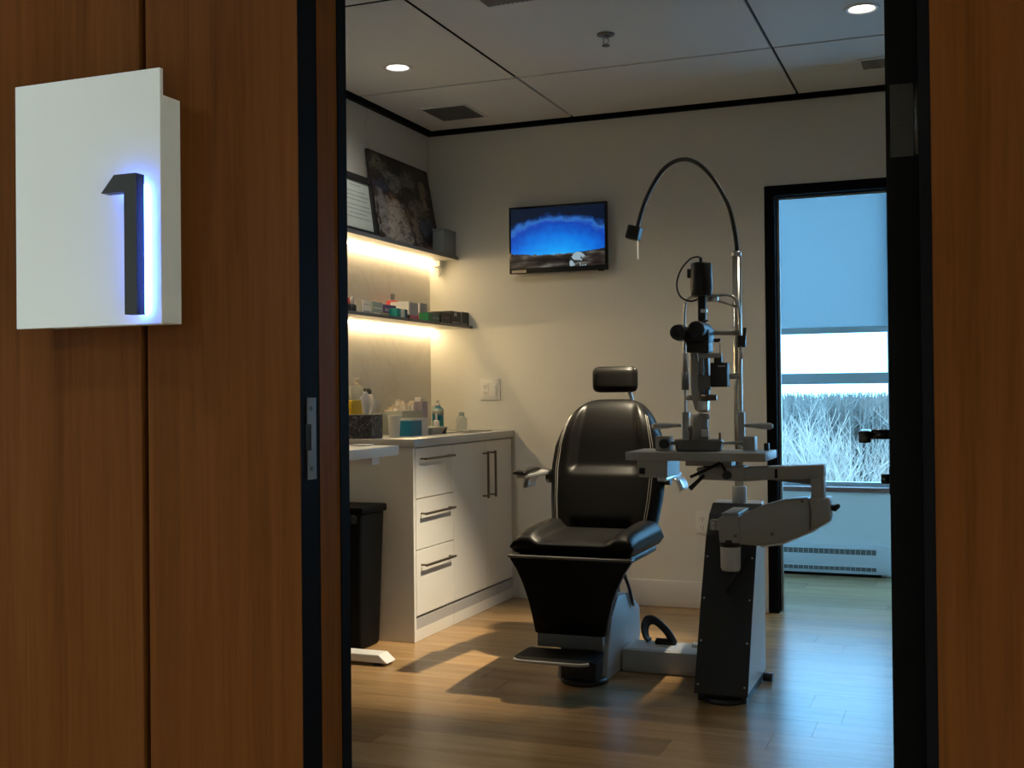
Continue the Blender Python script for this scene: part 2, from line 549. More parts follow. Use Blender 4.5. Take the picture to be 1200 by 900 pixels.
# ceiling panels with black shadow gaps
cl = struct(B(XL - .1, XR + .1, D0B, DW + .1, HC + .012, HC + .08).build('ceiling', 'dark_gap'))
xs = [XL + .03, -1.859, -.719, .42, XR - .03]; ds = [D0B + .03, 2.55, 3.69, 4.83, DB - .03]
LIGHTS = [(-2.276, 4.465), (-.331, 4.466)]
for i in range(4):
    for j in range(4):
        x0, x1, y0, y1 = xs[i] + .006, xs[i + 1] - .006, ds[j] + .0075, ds[j + 1] - .0075
        hole = next(((lx, ly) for lx, ly in LIGHTS if x0 < lx < x1 and y0 < ly < y1), None)
        if not hole:
            B(x0, x1, y0, y1, HC, HC + .011).build('panel', 'ceiling_panel', cl, .001, 1)
        else:
            lx, ly = hole; n = 48; vs = []; fs = []      # panel with a round cut-out
            for k in range(n):
                a = 2 * math.pi * (k + .5) / n; c_, s_ = math.cos(a), math.sin(a)
                t = min((x1 - lx) / c_ if c_ > 1e-6 else 9, (x0 - lx) / c_ if c_ < -1e-6 else 9, (y1 - ly) / s_ if s_ > 1e-6 else 9, (y0 - ly) / s_ if s_ < -1e-6 else 9)
                vs += [(lx + .055 * c_, ly + .055 * s_, HC), (lx + t * c_, ly + t * s_, HC)]
            for k in range(n):
                k2 = (k + 1) % n; fs.append((2 * k, 2 * k2, 2 * k2 + 1, 2 * k + 1))
            mb = MB().add(vs, fs)
            for cx_, cy_ in ((x0, y0), (x0, y1), (x1, y0), (x1, y1)):     # corners missed by the fan
                a0 = math.atan2(cy_ - ly, cx_ - lx); k = int((a0 / (2 * math.pi) * n - .5) % n); k2 = (k + 1) % n
                mb.add([vs[2 * k + 1], vs[2 * k2 + 1], (cx_, cy_, HC)], [(0, 1, 2)])
            mb.build('panel', 'ceiling_panel', cl)
struct(B(XL, XR, DB - .028, DB, HC - .022, HC + .012).build('trim_11', 'black_trim'), 'black shadow line where back wall meets ceiling')
struct(B(XL, XL + .028, D0B + .005, DB - .028, HC - .022, HC + .012).build('trim_12', 'black_trim'), 'black shadow line where left wall meets ceiling')
struct(B(XL, XR, DBB, DW, HC - .01, HC + .012).build('ceiling_annex', 'ceiling_panel'))

# ------------------------------------------------------------------ window wall
wx0, wx1, wz0, wz1 = -2.3, -.372, .515, 2.36
q = MB()
vx0, vx1 = -.25, 1.2
q.box(XL, wx0, DW, DW + .16, 0, HC); q.box(wx1, vx0, DW, DW + .16, 0, HC); q.box(vx1, XR, DW, DW + .16, 0, HC)
q.box(vx0, vx1, DW, DW + .16, 0, wz0 - .03); q.box(vx0, vx1, DW, DW + .16, wz1, HC)
q.box(wx0, wx1, DW, DW + .16, 0, wz0 - .03); q.box(wx0, wx1, DW, DW + .16, wz1, HC)
struct(q.build('wall_far', 'annex_paint'))
win = thing('window_1', 'tall aluminium window looking out on frosty trees', 'window', ((wx0 + wx1) / 2, DW + .1, wz0))
del win['category']
win['kind'] = 'structure'
q = MB()
q.box(wx0, wx0 + .03, DW + .08, DW + .13, wz0, wz1); q.box(wx1 - .03, wx1, DW + .08, DW + .13, wz0, wz1)
q.box(wx0 + .03, wx1 - .03, DW + .08, DW + .13, wz0, wz0 + .022); q.box(wx0 + .03, wx1 - .03, DW + .08, DW + .13, wz1 - .03, wz1)
q.build('window_frame', 'window_metal', win)
zt = ond(980, 450, DW + .08).z; zt2 = ond(980, 437, DW + .08).z
B(wx0 + .03, wx1 - .03, DW + .08, DW + .13, zt, zt2).build('transom', 'window_metal', win, .002, 1)
B(-1.36, -1.32, DW + .081, DW + .129, wz0 + .022, zt).build('mullion', 'window_metal', win)
for a, b in ((wz0 + .022, zt), (zt2, wz1 - .03)):
    B(wx0 + .03, wx1 - .03, DW + .102, DW + .108, a, b).build('pane', 'window_glass', win)
B(wx0, wx1, DW - .02, DW + .16, wz0 - .03, wz0 - .002).build('window_sill', 'sill_wood', win, .003, 2)

win2 = thing('added_window', 'unseen second window bay added to account for the blue daylight', 'window', ((vx0 + vx1) / 2, DW + .1, wz0))  # unseen bay behind the open door, added for stronger blue daylight
del win2['category']
win2['kind'] = 'structure'
q = MB()
q.box(vx0, vx0 + .03, DW + .08, DW + .13, wz0, wz1); q.box(vx1 - .03, vx1, DW + .08, DW + .13, wz0, wz1)
q.box(vx0 + .03, vx1 - .03, DW + .08, DW + .13, wz0, wz0 + .022); q.box(vx0 + .03, vx1 - .03, DW + .08, DW + .13, wz1 - .03, wz1)
q.build('window_frame', 'window_metal', win2)
B(vx0 + .03, vx1 - .03, DW + .08, DW + .13, zt, zt2).build('transom', 'window_metal', win2, .002, 1)
for a, b in ((wz0 + .022, zt), (zt2, wz1 - .03)):
    B(vx0 + .03, vx1 - .03, DW + .102, DW + .108, a, b).build('pane', 'window_glass', win2)
B(vx0, vx1, DW - .02, DW + .16, wz0 - .03, wz0 - .002).build('window_sill', 'sill_wood', win2, .003, 2)

zs_ = ond(980, 387, DW + .04).z
sh = thing('roller_shade', 'translucent roller shade pulled halfway down the window', 'shade', (wx0, DW + .05, zs_))
B(wx0 + .012, wx1 - .012, DW + .048, DW + .050, zs_ + .01, wz1 - .05).build('fabric', 'shade_fabric', sh)
B(wx0 + .012, wx1 - .012, DW + .04, DW + .058, zs_ - .018, zs_ + .018).build('bottom_bar', 'window_metal', sh, .003, 2)
MB().cyl((wx0 + .01, DW + .052, wz1 - .03), (wx1 - .01, DW + .052, wz1 - .03), .026).build('roller_tube', 'window_metal', sh)

ht = thing('baseboard_heater', 'white baseboard heater with two long grilles under the window', 'heater', (-1.2, DW - .03, 0))
hx0, hx1 = -2.2, -.395
q = MB().box(hx0, hx1, DW - .055, DW, .016, .175)
q.build('casing', 'heater_white', ht, .004, 2)
B(hx0 + .05, hx1 - .05, DW - .05, DW, 0, .016).build('plinth', 'black_trim', ht)
for za_, zb_ in ((.128, .158), (.034, .056)):
    gsl = B(hx0 + .03, -.47, DW - .0555, DW - .05, za_, zb_).build('grille', 'device_dark_grey', ht)
    fin = B(-.0011, .0011, DW - .059, DW - .0555, za_ + .002, zb_ - .002).build('fin', 'heater_white')
    for k in range(58):
        o = fin if k == 0 else fin.copy()
        if k: COL.objects.link(o)
        o.parent = gsl; o.location = Vector((hx0 + .052 + k * .0295, 0, 0)) - Vector(gsl['_org'])
    q = B(hx0 + .03, -.47, DW - .060, DW - .0555, zb_, zb_ + .004).build('grille_lip', 'heater_white', gsl)

# ------------------------------------------------------------------ outside
gr = struct(B(-90, 70, DW + 4, 190, -7.6, -7.2).build('snowy_ground', 'snow'))
random.seed(11)


def tree_mesh(seed, h):
    rnd = random.Random(seed); mb = MB()
    def grow(p, d, L, r, lev):
        n = 3; pts = [p]; rs_ = [r]
        for i in range(n):
            d = (d + Vector((rnd.uniform(-1, 1), rnd.uniform(-1, 1), rnd.uniform(-.3, .7))) * .16).normalized()
            p = p + d * L / n; pts.append(p); rs_.append(r * (1 - .5 * (i + 1) / n))
            if lev < 3:
                k = rnd.choice((1, 2)) if lev else rnd.choice((1, 2, 3))
                for _ in range(k if (i or lev) else 0):
                    a = rnd.uniform(0, 6.283); s_ = Vector((math.cos(a), math.sin(a), rnd.uniform(.1, 1.0))).normalized()
                    grow(p, (d * .75 + s_ * 1.0).normalized(), L * rnd.uniform(.5, .78), max(rs_[-1] * .66, .016), lev + 1)
        mb.tube(pts, rs_, 4 if lev < 2 else 3, False)
        if lev < 3: grow(p, d, L * .62, rs_[-1], lev + 1)
    for _ in range(rnd.choice((1, 2, 3))):
        grow(Vector((rnd.uniform(-.2, .2), rnd.uniform(-.2, .2), 0)), Vector((rnd.uniform(-.25, .25), rnd.uniform(-.25, .25), 1)).normalized(), h * .42, h * .015, 0)
    return mb


protos = []
for i in range(5):
    o = tree_mesh(20 + i, 7.6).build('bare_tree', 'frosty_bark')
    zmax = max(v_.co.z for v_ in o.data.vertices)
    s_ = 8.5 / zmax
    o.data.transform(Matrix.Diagonal((s_, s_, s_, 1)))
    protos.append(o)
used = set(); spots = []
for k in range(900):
    dd = random.uniform(15, 84); xx = dd * random.uniform(-.30, .09) - .3
    if len(spots) < 30 and all((xx - a) ** 2 + (dd - b) ** 2 > 6.2 ** 2 for a, b in spots): spots.append((xx, dd))
for k, (xx, dd) in enumerate(spots):
    i = k % 5
    o = protos[i] if i not in used else protos[i].copy()
    if i in used: COL.objects.link(o)
    used.add(i)
    f_ = random.uniform(.72, .95)
    o.location = (xx, dd, -7.22); o.rotation_euler = (0, 0, random.uniform(0, 6.28)); o.scale = (f_, f_, f_)
    tag(o, 'bare frost-covered tree standing outside beyond the window', 'tree', 'bare trees outside the window')
# far woodland that closes the view
mb = MB(); rn = random.Random(3)
for k in range(6500):
    dd = rn.uniform(88, 120); xx = dd * rn.uniform(-.34, .12)
    z0_ = -7.2; h_ = rn.uniform(7.3, 8.15)
    a = Vector((xx, dd, z0_)); b = a + Vector((rn.uniform(-.8, .8), rn.uniform(-.5, .5), h_))
    mb.tube([a, a.lerp(b, .5) + Vector((rn.uniform(-.3, .3), 0, 0)), b], [.12, .07, .02], 3, False)
    for _ in range(3):
        q0 = a.lerp(b, rn.uniform(.35, .9)); mb.tube([q0, q0 + Vector((rn.uniform(-1.2, 1.2), rn.uniform(-.5, .5), rn.uniform(.3, 1.2)))], [.05, .015], 3, False)
plain('far_bark', (.16, .125, .10), .9, var=.6, scale=.25)
o = mb.build('far_woodland', 'far_bark'); o['kind'] = 'stuff'; tag(o, 'distant frosty woodland along the horizon', 'woodland')

# ------------------------------------------------------------------ ceiling fittings
MATS['lamp_glow'] = emit('lamp_glow', (1, .97, .92), 9)
for (lx, ly), lab in zip(LIGHTS, ('round recessed ceiling downlight above the counter', 'round recessed ceiling downlight near the rear opening')):
    t = thing('downlight', lab, 'downlight', (lx, ly, HC), 'recessed downlights in the exam room')
    MB().lathe((lx, ly, HC), [(.048, .004), (.05, -.004), (.064, -.004), (.066, .0)], 40, None, False).build('trim_ring', 'white_plastic', t)
    n = 40; q = MB()
    ring = lambda r_, z_: [(lx + r_ * math.cos(2 * math.pi * k / n), ly + r_ * math.sin(2 * math.pi * k / n), HC + z_) for k in range(n)]
    vs = ring(.05, -.003) + ring(.046, .012)
    q.add(vs, [(k, (k + 1) % n, n + (k + 1) % n, n + k) for k in range(n)], True)
    q.build('reflector', 'white_plastic', t)
    q = MB().add(ring(.0465, .011), [tuple(range(n))]); q.build('lamp', 'lamp_glow', t)
    ld = bpy.data.lights.new('downlight_beam', 'SPOT'); ld.energy = DOWNLIGHT_W; ld.color = (1, .94, .82)
    ld.spot_size = math.radians(150); ld.spot_blend = .9; ld.shadow_soft_size = .035
    lo = bpy.data.objects.new('downlight_beam', ld); COL.objects.link(lo); lo.location = (0, 0, -.006); lo.parent = t
for lx, ly, kk in ((-2.0, .85, .13), (-2.6, -.6, 1), (2.85, -.6, 2.6)):
    t = thing('downlight', 'round downlight in the corridor ceiling', 'downlight', (lx, ly, 2.6), 'corridor downlights')
    MB().lathe((lx, ly, 2.6), [(.05, -.001), (.064, -.005), (.066, .0)], 32, None, False).build('trim_ring', 'white_plastic', t)
    MB().cyl((lx, ly, 2.5935), (lx, ly, 2.5985), .05, n=32).build('lamp', 'lamp_glow', t)
    ld = bpy.data.lights.new('corridor_beam', 'SPOT'); ld.energy = CORRIDOR_W * kk; ld.color = (.80, 1, 1.07)
    ld.spot_size = math.radians(140); ld.spot_blend = .7; ld.shadow_soft_size = .06
    lo = bpy.data.objects.new('corridor_beam', ld); COL.objects.link(lo); lo.location = (0, 0, -.012); lo.parent = t

t = thing('sprinkler_head', 'small metal fire sprinkler head on the ceiling', 'sprinkler', (-1.304, 4.38, HC))
x, y = -1.304, 4.38
MB().lathe((x, y, HC), [(.036, 0), (.034, -.005), (.02, -.007)], 24).build('escutcheon', 'device_dark_grey', t)
MB().cyl((x, y, HC - .006), (x, y, HC - .02), .009, n=12).build('body', 'steel', t)
q = MB(); q.tube([(x - .009, y, HC - .015), (x - .012, y, HC - .03), (x, y, HC - .046)], .0025, 6); q.tube([(x + .009, y, HC - .015), (x + .012, y, HC - .03), (x, y, HC - .046)], .0025, 6)
q.build('frame_arms', 'steel', t)
MB().cyl((x, y, HC - .045), (x, y, HC - .048), .016, n=16).build('deflector', 'device_dark_grey', t)


def vent(x0, x1, y0, y1, lab, n=16):
    t = thing('ceiling_vent', lab, 'vent', ((x0 + x1) / 2, (y0 + y1) / 2, HC))
    fr = MB(); e = .012
    fr.box(x0, x1, y0, y0 + e, HC - .005, HC); fr.box(x0, x1, y1 - e, y1, HC - .005, HC)
    fr.box(x0, x0 + e, y0 + e, y1 - e, HC - .005, HC); fr.box(x1 - e, x1, y0 + e, y1 - e, HC - .005, HC)
    fr.build('frame', 'ceiling_panel', t)
    B(x0 + e, x1 - e, y0 + e, y1 - e, HC - .0015, HC - .0005).build('backing', 'device_dark_grey', t)
    st = (x1 - x0 - 2 * e) / n
    for k in range(n):
        a = x0 + e + st * k
        MB().hexa([(a + .001 + (0 if z_ else .003), yy, HC - .0048 + z_) if i == 0 else (a + st * .5 + (0 if z_ else .003), yy, HC - .0048 + z_) for z_ in (0, .003) for yy in (y0 + e, y1 - e) for i in (0, 1)]).build('slat', 'device_dark_grey', t)


vent(-2.515, -2.256, 5.155, 5.44, 'square dark ceiling vent above the counter shelves')
vent(-.402, -.10, 5.15, 5.32, 'ceiling vent in front of the rear opening')
vent(-1.62, -1.30, 3.72, 3.90, 'ceiling vent above the exam chair, nearest the sprinkler')

# ------------------------------------------------------------------ room number sign
sg = thing('room_number_sign', 'white wall sign with a backlit black number one', 'sign', (-1.38, D0, 1.2))
B(-1.5365, -1.2265, 1.545, 1.5535, 1.201, 1.625).build('front_plate', 'sign_white', sg, .0008, 1)
B(-1.50, -1.2285, 1.5535, D0, 1.203, 1.582).build('back_box', 'sign_white', sg, .0008, 1)
num = [(-1.3225, 1.418), (-1.2955, 1.447), (-1.2505, 1.447), (-1.2505, 1.216), (-1.2755, 1.216), (-1.2755, 1.418)]
nm = MB().prism(num, 'y', 1.513, 1.534).build('numeral', 'black_plastic', sg, .0005, 1)
emit('blue_led', (.06, .16, 1.0), 85)
MB().prism([(-1.300, 1.4205), (-1.290, 1.432), (-1.2525, 1.432), (-1.2525, 1.2185), (-1.2625, 1.2185), (-1.2625, 1.4205)], 'y', 1.534, 1.5365).build('led_backlight', 'blue_led', nm)
for zz in (1.23, 1.43): MB().cyl((-1.263, 1.5365, zz), (-1.263, 1.545, zz), .002, n=8).build('standoff', 'steel', nm)

# ------------------------------------------------------------------ cabinets and worktop
CF, CE = -2.225, 4.478      # front plane and near end
CT = .85
def carcass(name, lab, y0, y1, x1=CF - .02):
    t = thing(name, lab, 'cabinet', ((XL + x1) / 2, (y0 + y1) / 2, 0))
    B(XL + .003, x1, y0, y1, .1, CT - .001).build('body', 'white_laminate', t, .001, 1)
    B(XL + .01, x1 + .017, y0 + .0005, y1 - .001, .001, .052).build('plinth', 'white_laminate', t)
    return t
def bar_handle(par, p0, p1, out=.03):
    q = MB(); a, b = Vector(p0), Vector(p1); n_ = Vector((out, 0, 0)); dirv = (b - a).normalized(); e = dirv * .006
    horiz = abs(dirv.y) > .5
    def bar(c0, c1, w):
        q.box(min(c0.x, c1.x) - w, max(c0.x, c1.x) + w, min(c0.y, c1.y) - w, max(c0.y, c1.y) + w, min(c0.z, c1.z) - w, max(c0.z, c1.z) + w)
    bar(a + n_, b + n_, .005); bar(a + e, a + e + n_ * .8, .004); bar(b - e, b - e + n_ * .8, .004)
    q.build('handle', 'brushed_bronze', par, .001, 1)
d1 = 4.50; d2 = 4.897; d3 = 5.30; d4 = DB - .004
t = carcass('drawer_cabinet', 'white cabinet unit with three drawers and bar handles', CE + .0205, d2)
B(XL + .003, CF, CE, CE + .02, 0.001, CT - .001).build('end_panel', 'white_laminate', t, .001, 1)
for za_, zb_, hz in ((.624, CT - .006, .797), (.400, .620, .556), (.112, .396, .33)):
    dr = B(CF - .0195, CF, d1 + .002, d2 - .0015, za_, zb_).build('drawer', 'white_laminate', t, .001, 1)
    bar_handle(dr, (CF, 4.545, hz), (CF, 4.85, hz))
B(CF - .05, CF - .004, d1, d2, .052, .0995).build('painted_shadow_strip', 'painted_shadow_grey', t)  # grey strip painted as the shadow cast by the drawers' lower edge
t = carcass('door_cabinet', 'white cabinet unit with two tall doors beside the back wall', d2 + .001, d4)
for a, b, hy in ((d2 + .0015, d3 - .0015, d3 - .045), (d3 + .0015, d4 - .012, d3 + .05)):
    dr = B(CF - .0195, CF, a, b, .112, CT - .006).build('door', 'white_laminate', t, .001, 1)
    bar_handle(dr, (CF, hy, .567), (CF, hy, .79))
B(CF - .05, CF - .004, d2 + .001, d4, .052, .0995).build('painted_shadow_strip', 'painted_shadow_grey', t)  # same painted shadow, carried on below the doors
wt = B(XL + .002, CF + .012, CE - .012, DB - .002, CT, .886).build('worktop', 'worktop', None, .002, 2)
tag(wt, 'grey worktop slab lying on the white cabinets', 'countertop')
ZC = .886

# desk end with its foot, and the bin
dk = thing('height_adjustable_desk', 'white desk along the left wall with a flat metal foot', 'desk', (-2.42, 3.3, 0))
dt = B(XL + .01, -2.155, 2.5, 4.21, .832, .872).build('desk_top', 'white_laminate', dk, .003, 2)
B(-2.32, -2.25, 4.10, 4.17, .8725, .879).build('cable_grommet', 'white_plastic', dt, .002, 2)
for yy in (2.75, 4.09):
    MB().hexa([(x_, y_, z_) for z_ in (.012, .045) for y_ in (yy - .04, yy + .04) for x_ in (-2.66, -2.135 - (z_ - .012) * 1.2)]).build('foot', 'white_plastic', dk, .004, 2)
    B(-2.47, -2.41, yy - .035, yy + .035, .045, .8).build('leg', 'white_plastic', dk, .003, 2)
    for xx in (-2.62, -2.20): MB().cyl((xx, yy, 0), (xx, yy, .012), .022, n=14).build('rubber_pad', 'black_plastic', dk)
    B(-2.63, -2.2, yy - .03, yy + .03, .8, .8315).build('support_bar', 'white_plastic', dk)
B(-2.46, -2.42, 2.785, 4.055, .75, .8).build('crossbar', 'white_plastic', dk)

bn = thing('waste_bin', 'tall black plastic waste bin beside the drawer cabinet', 'bin', (-2.53, 4.36, 0))
def taper(x0, x1, y0, y1, z0, z1, e):
    return MB().hexa([(x_, y_, z_) for z_, k in ((z0, e), (z1, 0)) for y_ in (y0 + k, y1 - k) for x_ in (x0 + k, x1 - k)])
taper(-2.69, -2.355, 4.245, 4.455, .002, .585, .018).build('body', 'black_rubber', bn, .012, 3)
B(-2.694, -2.345, 4.238, 4.462, .575, .608).build('rim', 'black_rubber', bn, .008, 3)
B(-2.42, -2.37, 4.226, 4.2475, .54, .575).build('handle', 'black_gloss', bn, .004, 2)

# ------------------------------------------------------------------ wall shelves with warm light strips
MATS['led_strip'] = emit('led_strip', (1, .74, .40), LED)
def shelf(lab, xf, z0, z1):
    t = thing('wall_shelf', lab, 'shelf', ((XL + xf) / 2, 4.8, z0))
    B(XL + .001, xf, 4.0, DB - .002, z0, z1).build('board', 'white_laminate', t, .001, 1)
    B(xf, xf + .003, 4.0, DB - .002, z0 - .001, z1 + .001).build('front_edge', 'device_dark_grey', t)
    c_ = B(XL + .013, XL + .026, 4.02, DB - .012, z0 - .004, z0).build('light_channel', 'aluminium', t)
    B(XL + .011, XL + .028, 4.02, DB - .012, z0 - .012, z0 - .004).build('light_strip', 'led_strip', c_)
    return t
shelf('upper white wall shelf with a warm light strip, holding pictures', -2.53, 1.806, 1.822)
shelf('lower wall shelf with a warm light strip, holding small product boxes', -2.45, 1.432, 1.444)
ZU, ZL = 1.823, 1.4455

# certificate in a black frame, leaning
def lean(y0, y1, z0, z1, xb, xt, th, name, mat, par=None, bev=0):
    def pt(y, z, n): k = (z - ZU) / .45; return (xb + (xt - xb) * k + n, y, z)
    return MB().hexa([pt(y, z, n) for z in (z0, z1) for y in (y0, y1) for n in (-th, 0)]).build(name, mat, par, bev, 1)
plain('mat_paper', (.42, .47, .44), .6); plain('ink', (.27, .30, .29), .7)
ct = thing('framed_certificate', 'framed certificate with black frame leaning on the upper shelf', 'picture frame', (-2.62, 4.6, ZU))
ya, yb, za, zb = 4.40, 4.868, ZU + .001, 2.116
lean(ya, yb, za, zb, -2.60, -2.66, .008, 'backing', 'black_plastic', ct)
def fpt(y, z, n): k = (z - ZU) / .45; return (-2.60 - .06 * k + n, y, z)
def fbox(y0, y1, z0, z1, n0, n1): return MB().hexa([fpt(y, z, n) for z in (z0, z1) for y in (y0, y1) for n in (n0, n1)])
for a, b, c_, d_ in ((ya, yb, za, za + .03), (ya, yb, zb - .03, zb), (ya, ya + .03, za + .03, zb - .03), (yb - .03, yb, za + .03, zb - .03)):
    fbox(a, b, c_, d_, 0, .014).build('frame_rail', 'black_plastic', ct, .001, 1)
pp = fbox(ya + .03, yb - .03, za + .03, zb - .03, 0, .004).build('paper', 'mat_paper', ct)
q = MB()
for k, (w_, zz) in enumerate(((.05, .235), (.09, .205), (.12, .185), (.10, .165), (.12, .14), (.13, .12), (.08, .10), (.11, .08))):
    cy = (ya + yb) / 2 + .07
    q.hexa([fpt(y, z, n) for z in (za + zz, za + zz + .005) for y in (cy - w_, cy + w_) for n in (.004, .0045)])
q.build('text_lines', 'ink', pp)

pc = thing('canvas_picture', 'large unframed picture of gowned people in caps, leaning on the upper shelf', 'picture', (-2.6, 5.25, ZU))
y0_, y1_ = 4.935, 5.60
vs = [(-2.60 + (0 if z_ == 0 else -.085) + n_, yy, (ZU + .001) if z_ == 0 else 2.285) for z_ in (0, 1) for yy in (y0_, y1_) for n_ in (-.012, 0)]
MB().hexa(vs).build('canvas', 'picture_print', pc)
q = MB().hexa([(-2.615 + (0 if z_ == 0 else -.085) + n_ * .3, yy, (ZU + .001) if z_ == 0 else 2.284) for z_ in (0, 1) for yy in (y0_ + .004, y1_ - .004) for n_ in (-.01, .008)])
q.build('backing_board', 'black_plastic', pc)
bx = thing('storage_box', 'small translucent grey box at the end of the upper shelf', 'box', (-2.565, 5.58, ZU))
B(-2.60, -2.535, 5.485, 5.645, ZU + .001, 1.945).build('body', 'frosted_plastic', bx, .004, 2)
B(-2.602, -2.533, 5.483, 5.647, 1.945, 1.958).build('lid', 'frosted_plastic', bx, .003, 2)
# white sensor with a looped lead under the upper shelf
p0 = ond(512, 308, DB - .03)
sn = thing('shelf_light_transformer', 'small white light driver with a looped lead below the upper shelf', 'power supply', (p0.x, p0.y, 1.72))
B(p0.x - .022, p0.x + .03, DB - .055, DB - .001, 1.77, 1.804).build('case', 'white_plastic', sn, .004, 2)
MB().tube(arc([(p0.x - .012, DB - .03, 1.772), (p0.x - .004, DB - .03, 1.735), (p0.x + .010, DB - .03, 1.722), (p0.x + .022, DB - .03, 1.74), (p0.x + .02, DB - .03, 1.772)], 20), .005, 8).build('lead', 'white_plastic', sn)
MB().tube(arc([(p0.x - .002, DB - .04, 1.772), (p0.x + .006, DB - .04, 1.745), (p0.x + .014, DB - .04, 1.735), (p0.x + .012, DB - .04, 1.772)], 16), .004, 8).build('lead', 'white_plastic', sn)


# ------------------------------------------------------------------ things on the lower shelf
GS = 'product packages on the lower shelf'
def pkg(name, lab, cat, px0, px1, ytop, xf, dep, mat, bands=(), lid=None, zb=ZL):
    """box on the shelf: its front face spans px0..px1 on the plane x=xf and reaches image row ytop"""
    a = onx(px0, 372, xf); b = onx(px1, 372, xf); zt_ = onx((px0 + px1) / 2, ytop, xf).z
    t = thing(name, lab, cat, (xf - dep / 2, (a.y + b.y) / 2, zb), GS)
    bd = B(xf - dep, xf, a.y + .0008, b.y - .0008, zb, zt_).build('carton', mat, t, .0008, 1)
    for f0, f1, g0, g1, mm in bands:                          # printed bands: fractions of length and height
        L_ = b.y - a.y; H_ = zt_ - zb
        B(xf, xf + .0004, a.y + .0008 + f0 * (L_ - .0016), a.y + .0008 + f1 * (L_ - .0016), zb + g0 * H_, zb + g1 * H_).build('printed_band', mm, bd)
        if f0 == 0: B(xf - dep, xf, a.y + .0002, a.y + .0006, zb + g0 * H_, zb + g1 * H_).build('printed_band', mm, bd)
    if lid: B(xf - dep, xf, a.y + .0008, b.y - .0008, zt_, zt_ + .004).build('flap', lid, bd)
    return t
for n_, c_ in dict(p_cream=(.55, .48, .38), p_white=(.62, .60, .56), p_sage=(.24, .30, .27), p_purple=(.09, .04, .14), p_lilac=(.30, .26, .36), p_gold=(.34, .27, .14),
                   p_teal=(.01, .22, .20), p_pink=(.45, .06, .14), p_grey=(.30, .30, .32), p_green=(.02, .20, .07), p_dkgreen=(.10, .17, .13), p_red=(.45, .03, .03), p_black=(.014, .014, .014), p_navy=(.02, .03, .10), p_blue=(.0, .16, .27), p_yellow=(.62, .42, .005)).items():
    plain(n_, c_, .45, var=.04)
def bottle(name, lab, cat, x, y, z, prof, bm_, cap, cm, grp=None, parts=()):
    t = thing(name, lab, cat, (x, y, z), grp)
    MB().lathe((x, y, z), prof, 20).build('body', bm_, t)
    MB().lathe((x, y, z), cap, 16).build('cap', cm, t)
    for nm_, pr, mm in parts: MB().lathe((x, y, z), pr, 20).build(nm_, mm, t)
    return t
drop = [(.0125, .0), (.013, .004), (.013, .036), (.008, .042)]
pA = onx(402.5, 360, -2.53)
bottle('dropper_bottle', 'small dropper bottle with a red cap and white body at the shelf end', 'bottle', -2.53, pA.y, ZL, drop, 'p_white', [(.008, .042), (.009, .045), (.006, .066), (.003, .069)], 'p_red', GS)
pA = onx(408.2, 360, -2.53)
bottle('dropper_bottle', 'small dark dropper bottle with a pointed red cap', 'bottle', -2.53, pA.y, ZL, drop, 'p_black', [(.008, .042), (.009, .045), (.006, .066), (.003, .069)], 'p_red', GS)
pA = onx(413, 360, -2.53)
bottle('dropper_bottle', 'small dark dropper bottle with a pointed grey cap', 'bottle', -2.53, pA.y, ZL, [(.017, 0), (.018, .004), (.018, .036), (.009, .042)], 'p_black', [(.009, .042), (.011, .046), (.008, .07), (.004, .075)], 'p_grey', GS)
pkg('product_box', 'cream carton beside the dropper bottles', 'box', 416.5, 424.5, 352, -2.535, .09, 'p_cream')
pkg('product_box', 'small white carton standing on the lower shelf, stacked under another', 'box', 425, 435.5, 359, -2.53, .07, 'p_white', [(.1, .9, .3, .5, 'p_grey')])
zz = onx(430, 359, -2.53).z
pkg('product_box', 'small white carton lying on top of another white carton', 'box', 425.5, 434.5, 352.5, -2.535, .065, 'p_white', [(.1, .9, .3, .45, 'p_grey')], zb=zz + .0005)
pkg('product_box', 'sage grey carton with a pale label between white and purple cartons', 'box', 436.5, 449, 354, -2.535, .10, 'p_sage', [(.1, .9, .55, .62, 'p_white'), (.1, .7, .2, .27, 'p_white')])
pkg('product_box', 'purple and gold printed carton on the lower shelf', 'box', 450.5, 464.3, 357.5, -2.54, .08, 'p_purple', [(0, 1, 0, .36, 'p_gold'), (.05, .95, .5, .72, 'p_lilac')])
pkg('product_box', 'small teal and white carton in front of the tall white one', 'box', 464.8, 477.5, 362, -2.50, .05, 'p_teal', [(.38, .72, 0, 1, 'p_white'), (.8, 1, 0, 1, 'p_navy')])
pkg('product_box', 'tall white carton with grey front and pink foot', 'box', 479, 490.3, 355, -2.505, .10, 'p_grey', [(.0, .14, 0, 1, 'p_white'), (0, 1, 0, .28, 'p_pink')], 'p_white')
pkg('product_box', 'tall grey carton with a crimson foot beside the corner', 'box', 491.6, 501, 355.5, -2.545, .06, 'p_grey', [(.0, .18, 0, .45, 'p_pink'), (.0, .12, .45, 1, 'p_white')])
pkg('product_box', 'flat green carton between grey and black cartons', 'box', 501.6, 516.5, 367, -2.485, .05, 'p_dkgreen', [(0, .3, 0, 1, 'p_green'), (.4, .95, .35, .6, 'p_sage')])
pkg('product_box', 'black carton with a faint red mark beside the green one', 'box', 517, 528.5, 366.3, -2.475, .12, 'p_black', [(.25, .75, .45, .58, 'p_purple')])
kb = pkg('product_box', 'black carton with a white letter M on its face', 'box', 529, 540, 365, -2.472, .12, 'p_black', [(.1, .9, .12, .2, 'p_grey')])
pkg('product_box', 'black carton with thin white edges at the shelf tip', 'box', 540.6, 551, 366, -2.47, .12, 'p_black', [(0, .05, 0, 1, 'p_grey'), (.15, .7, .1, .16, 'p_grey')])
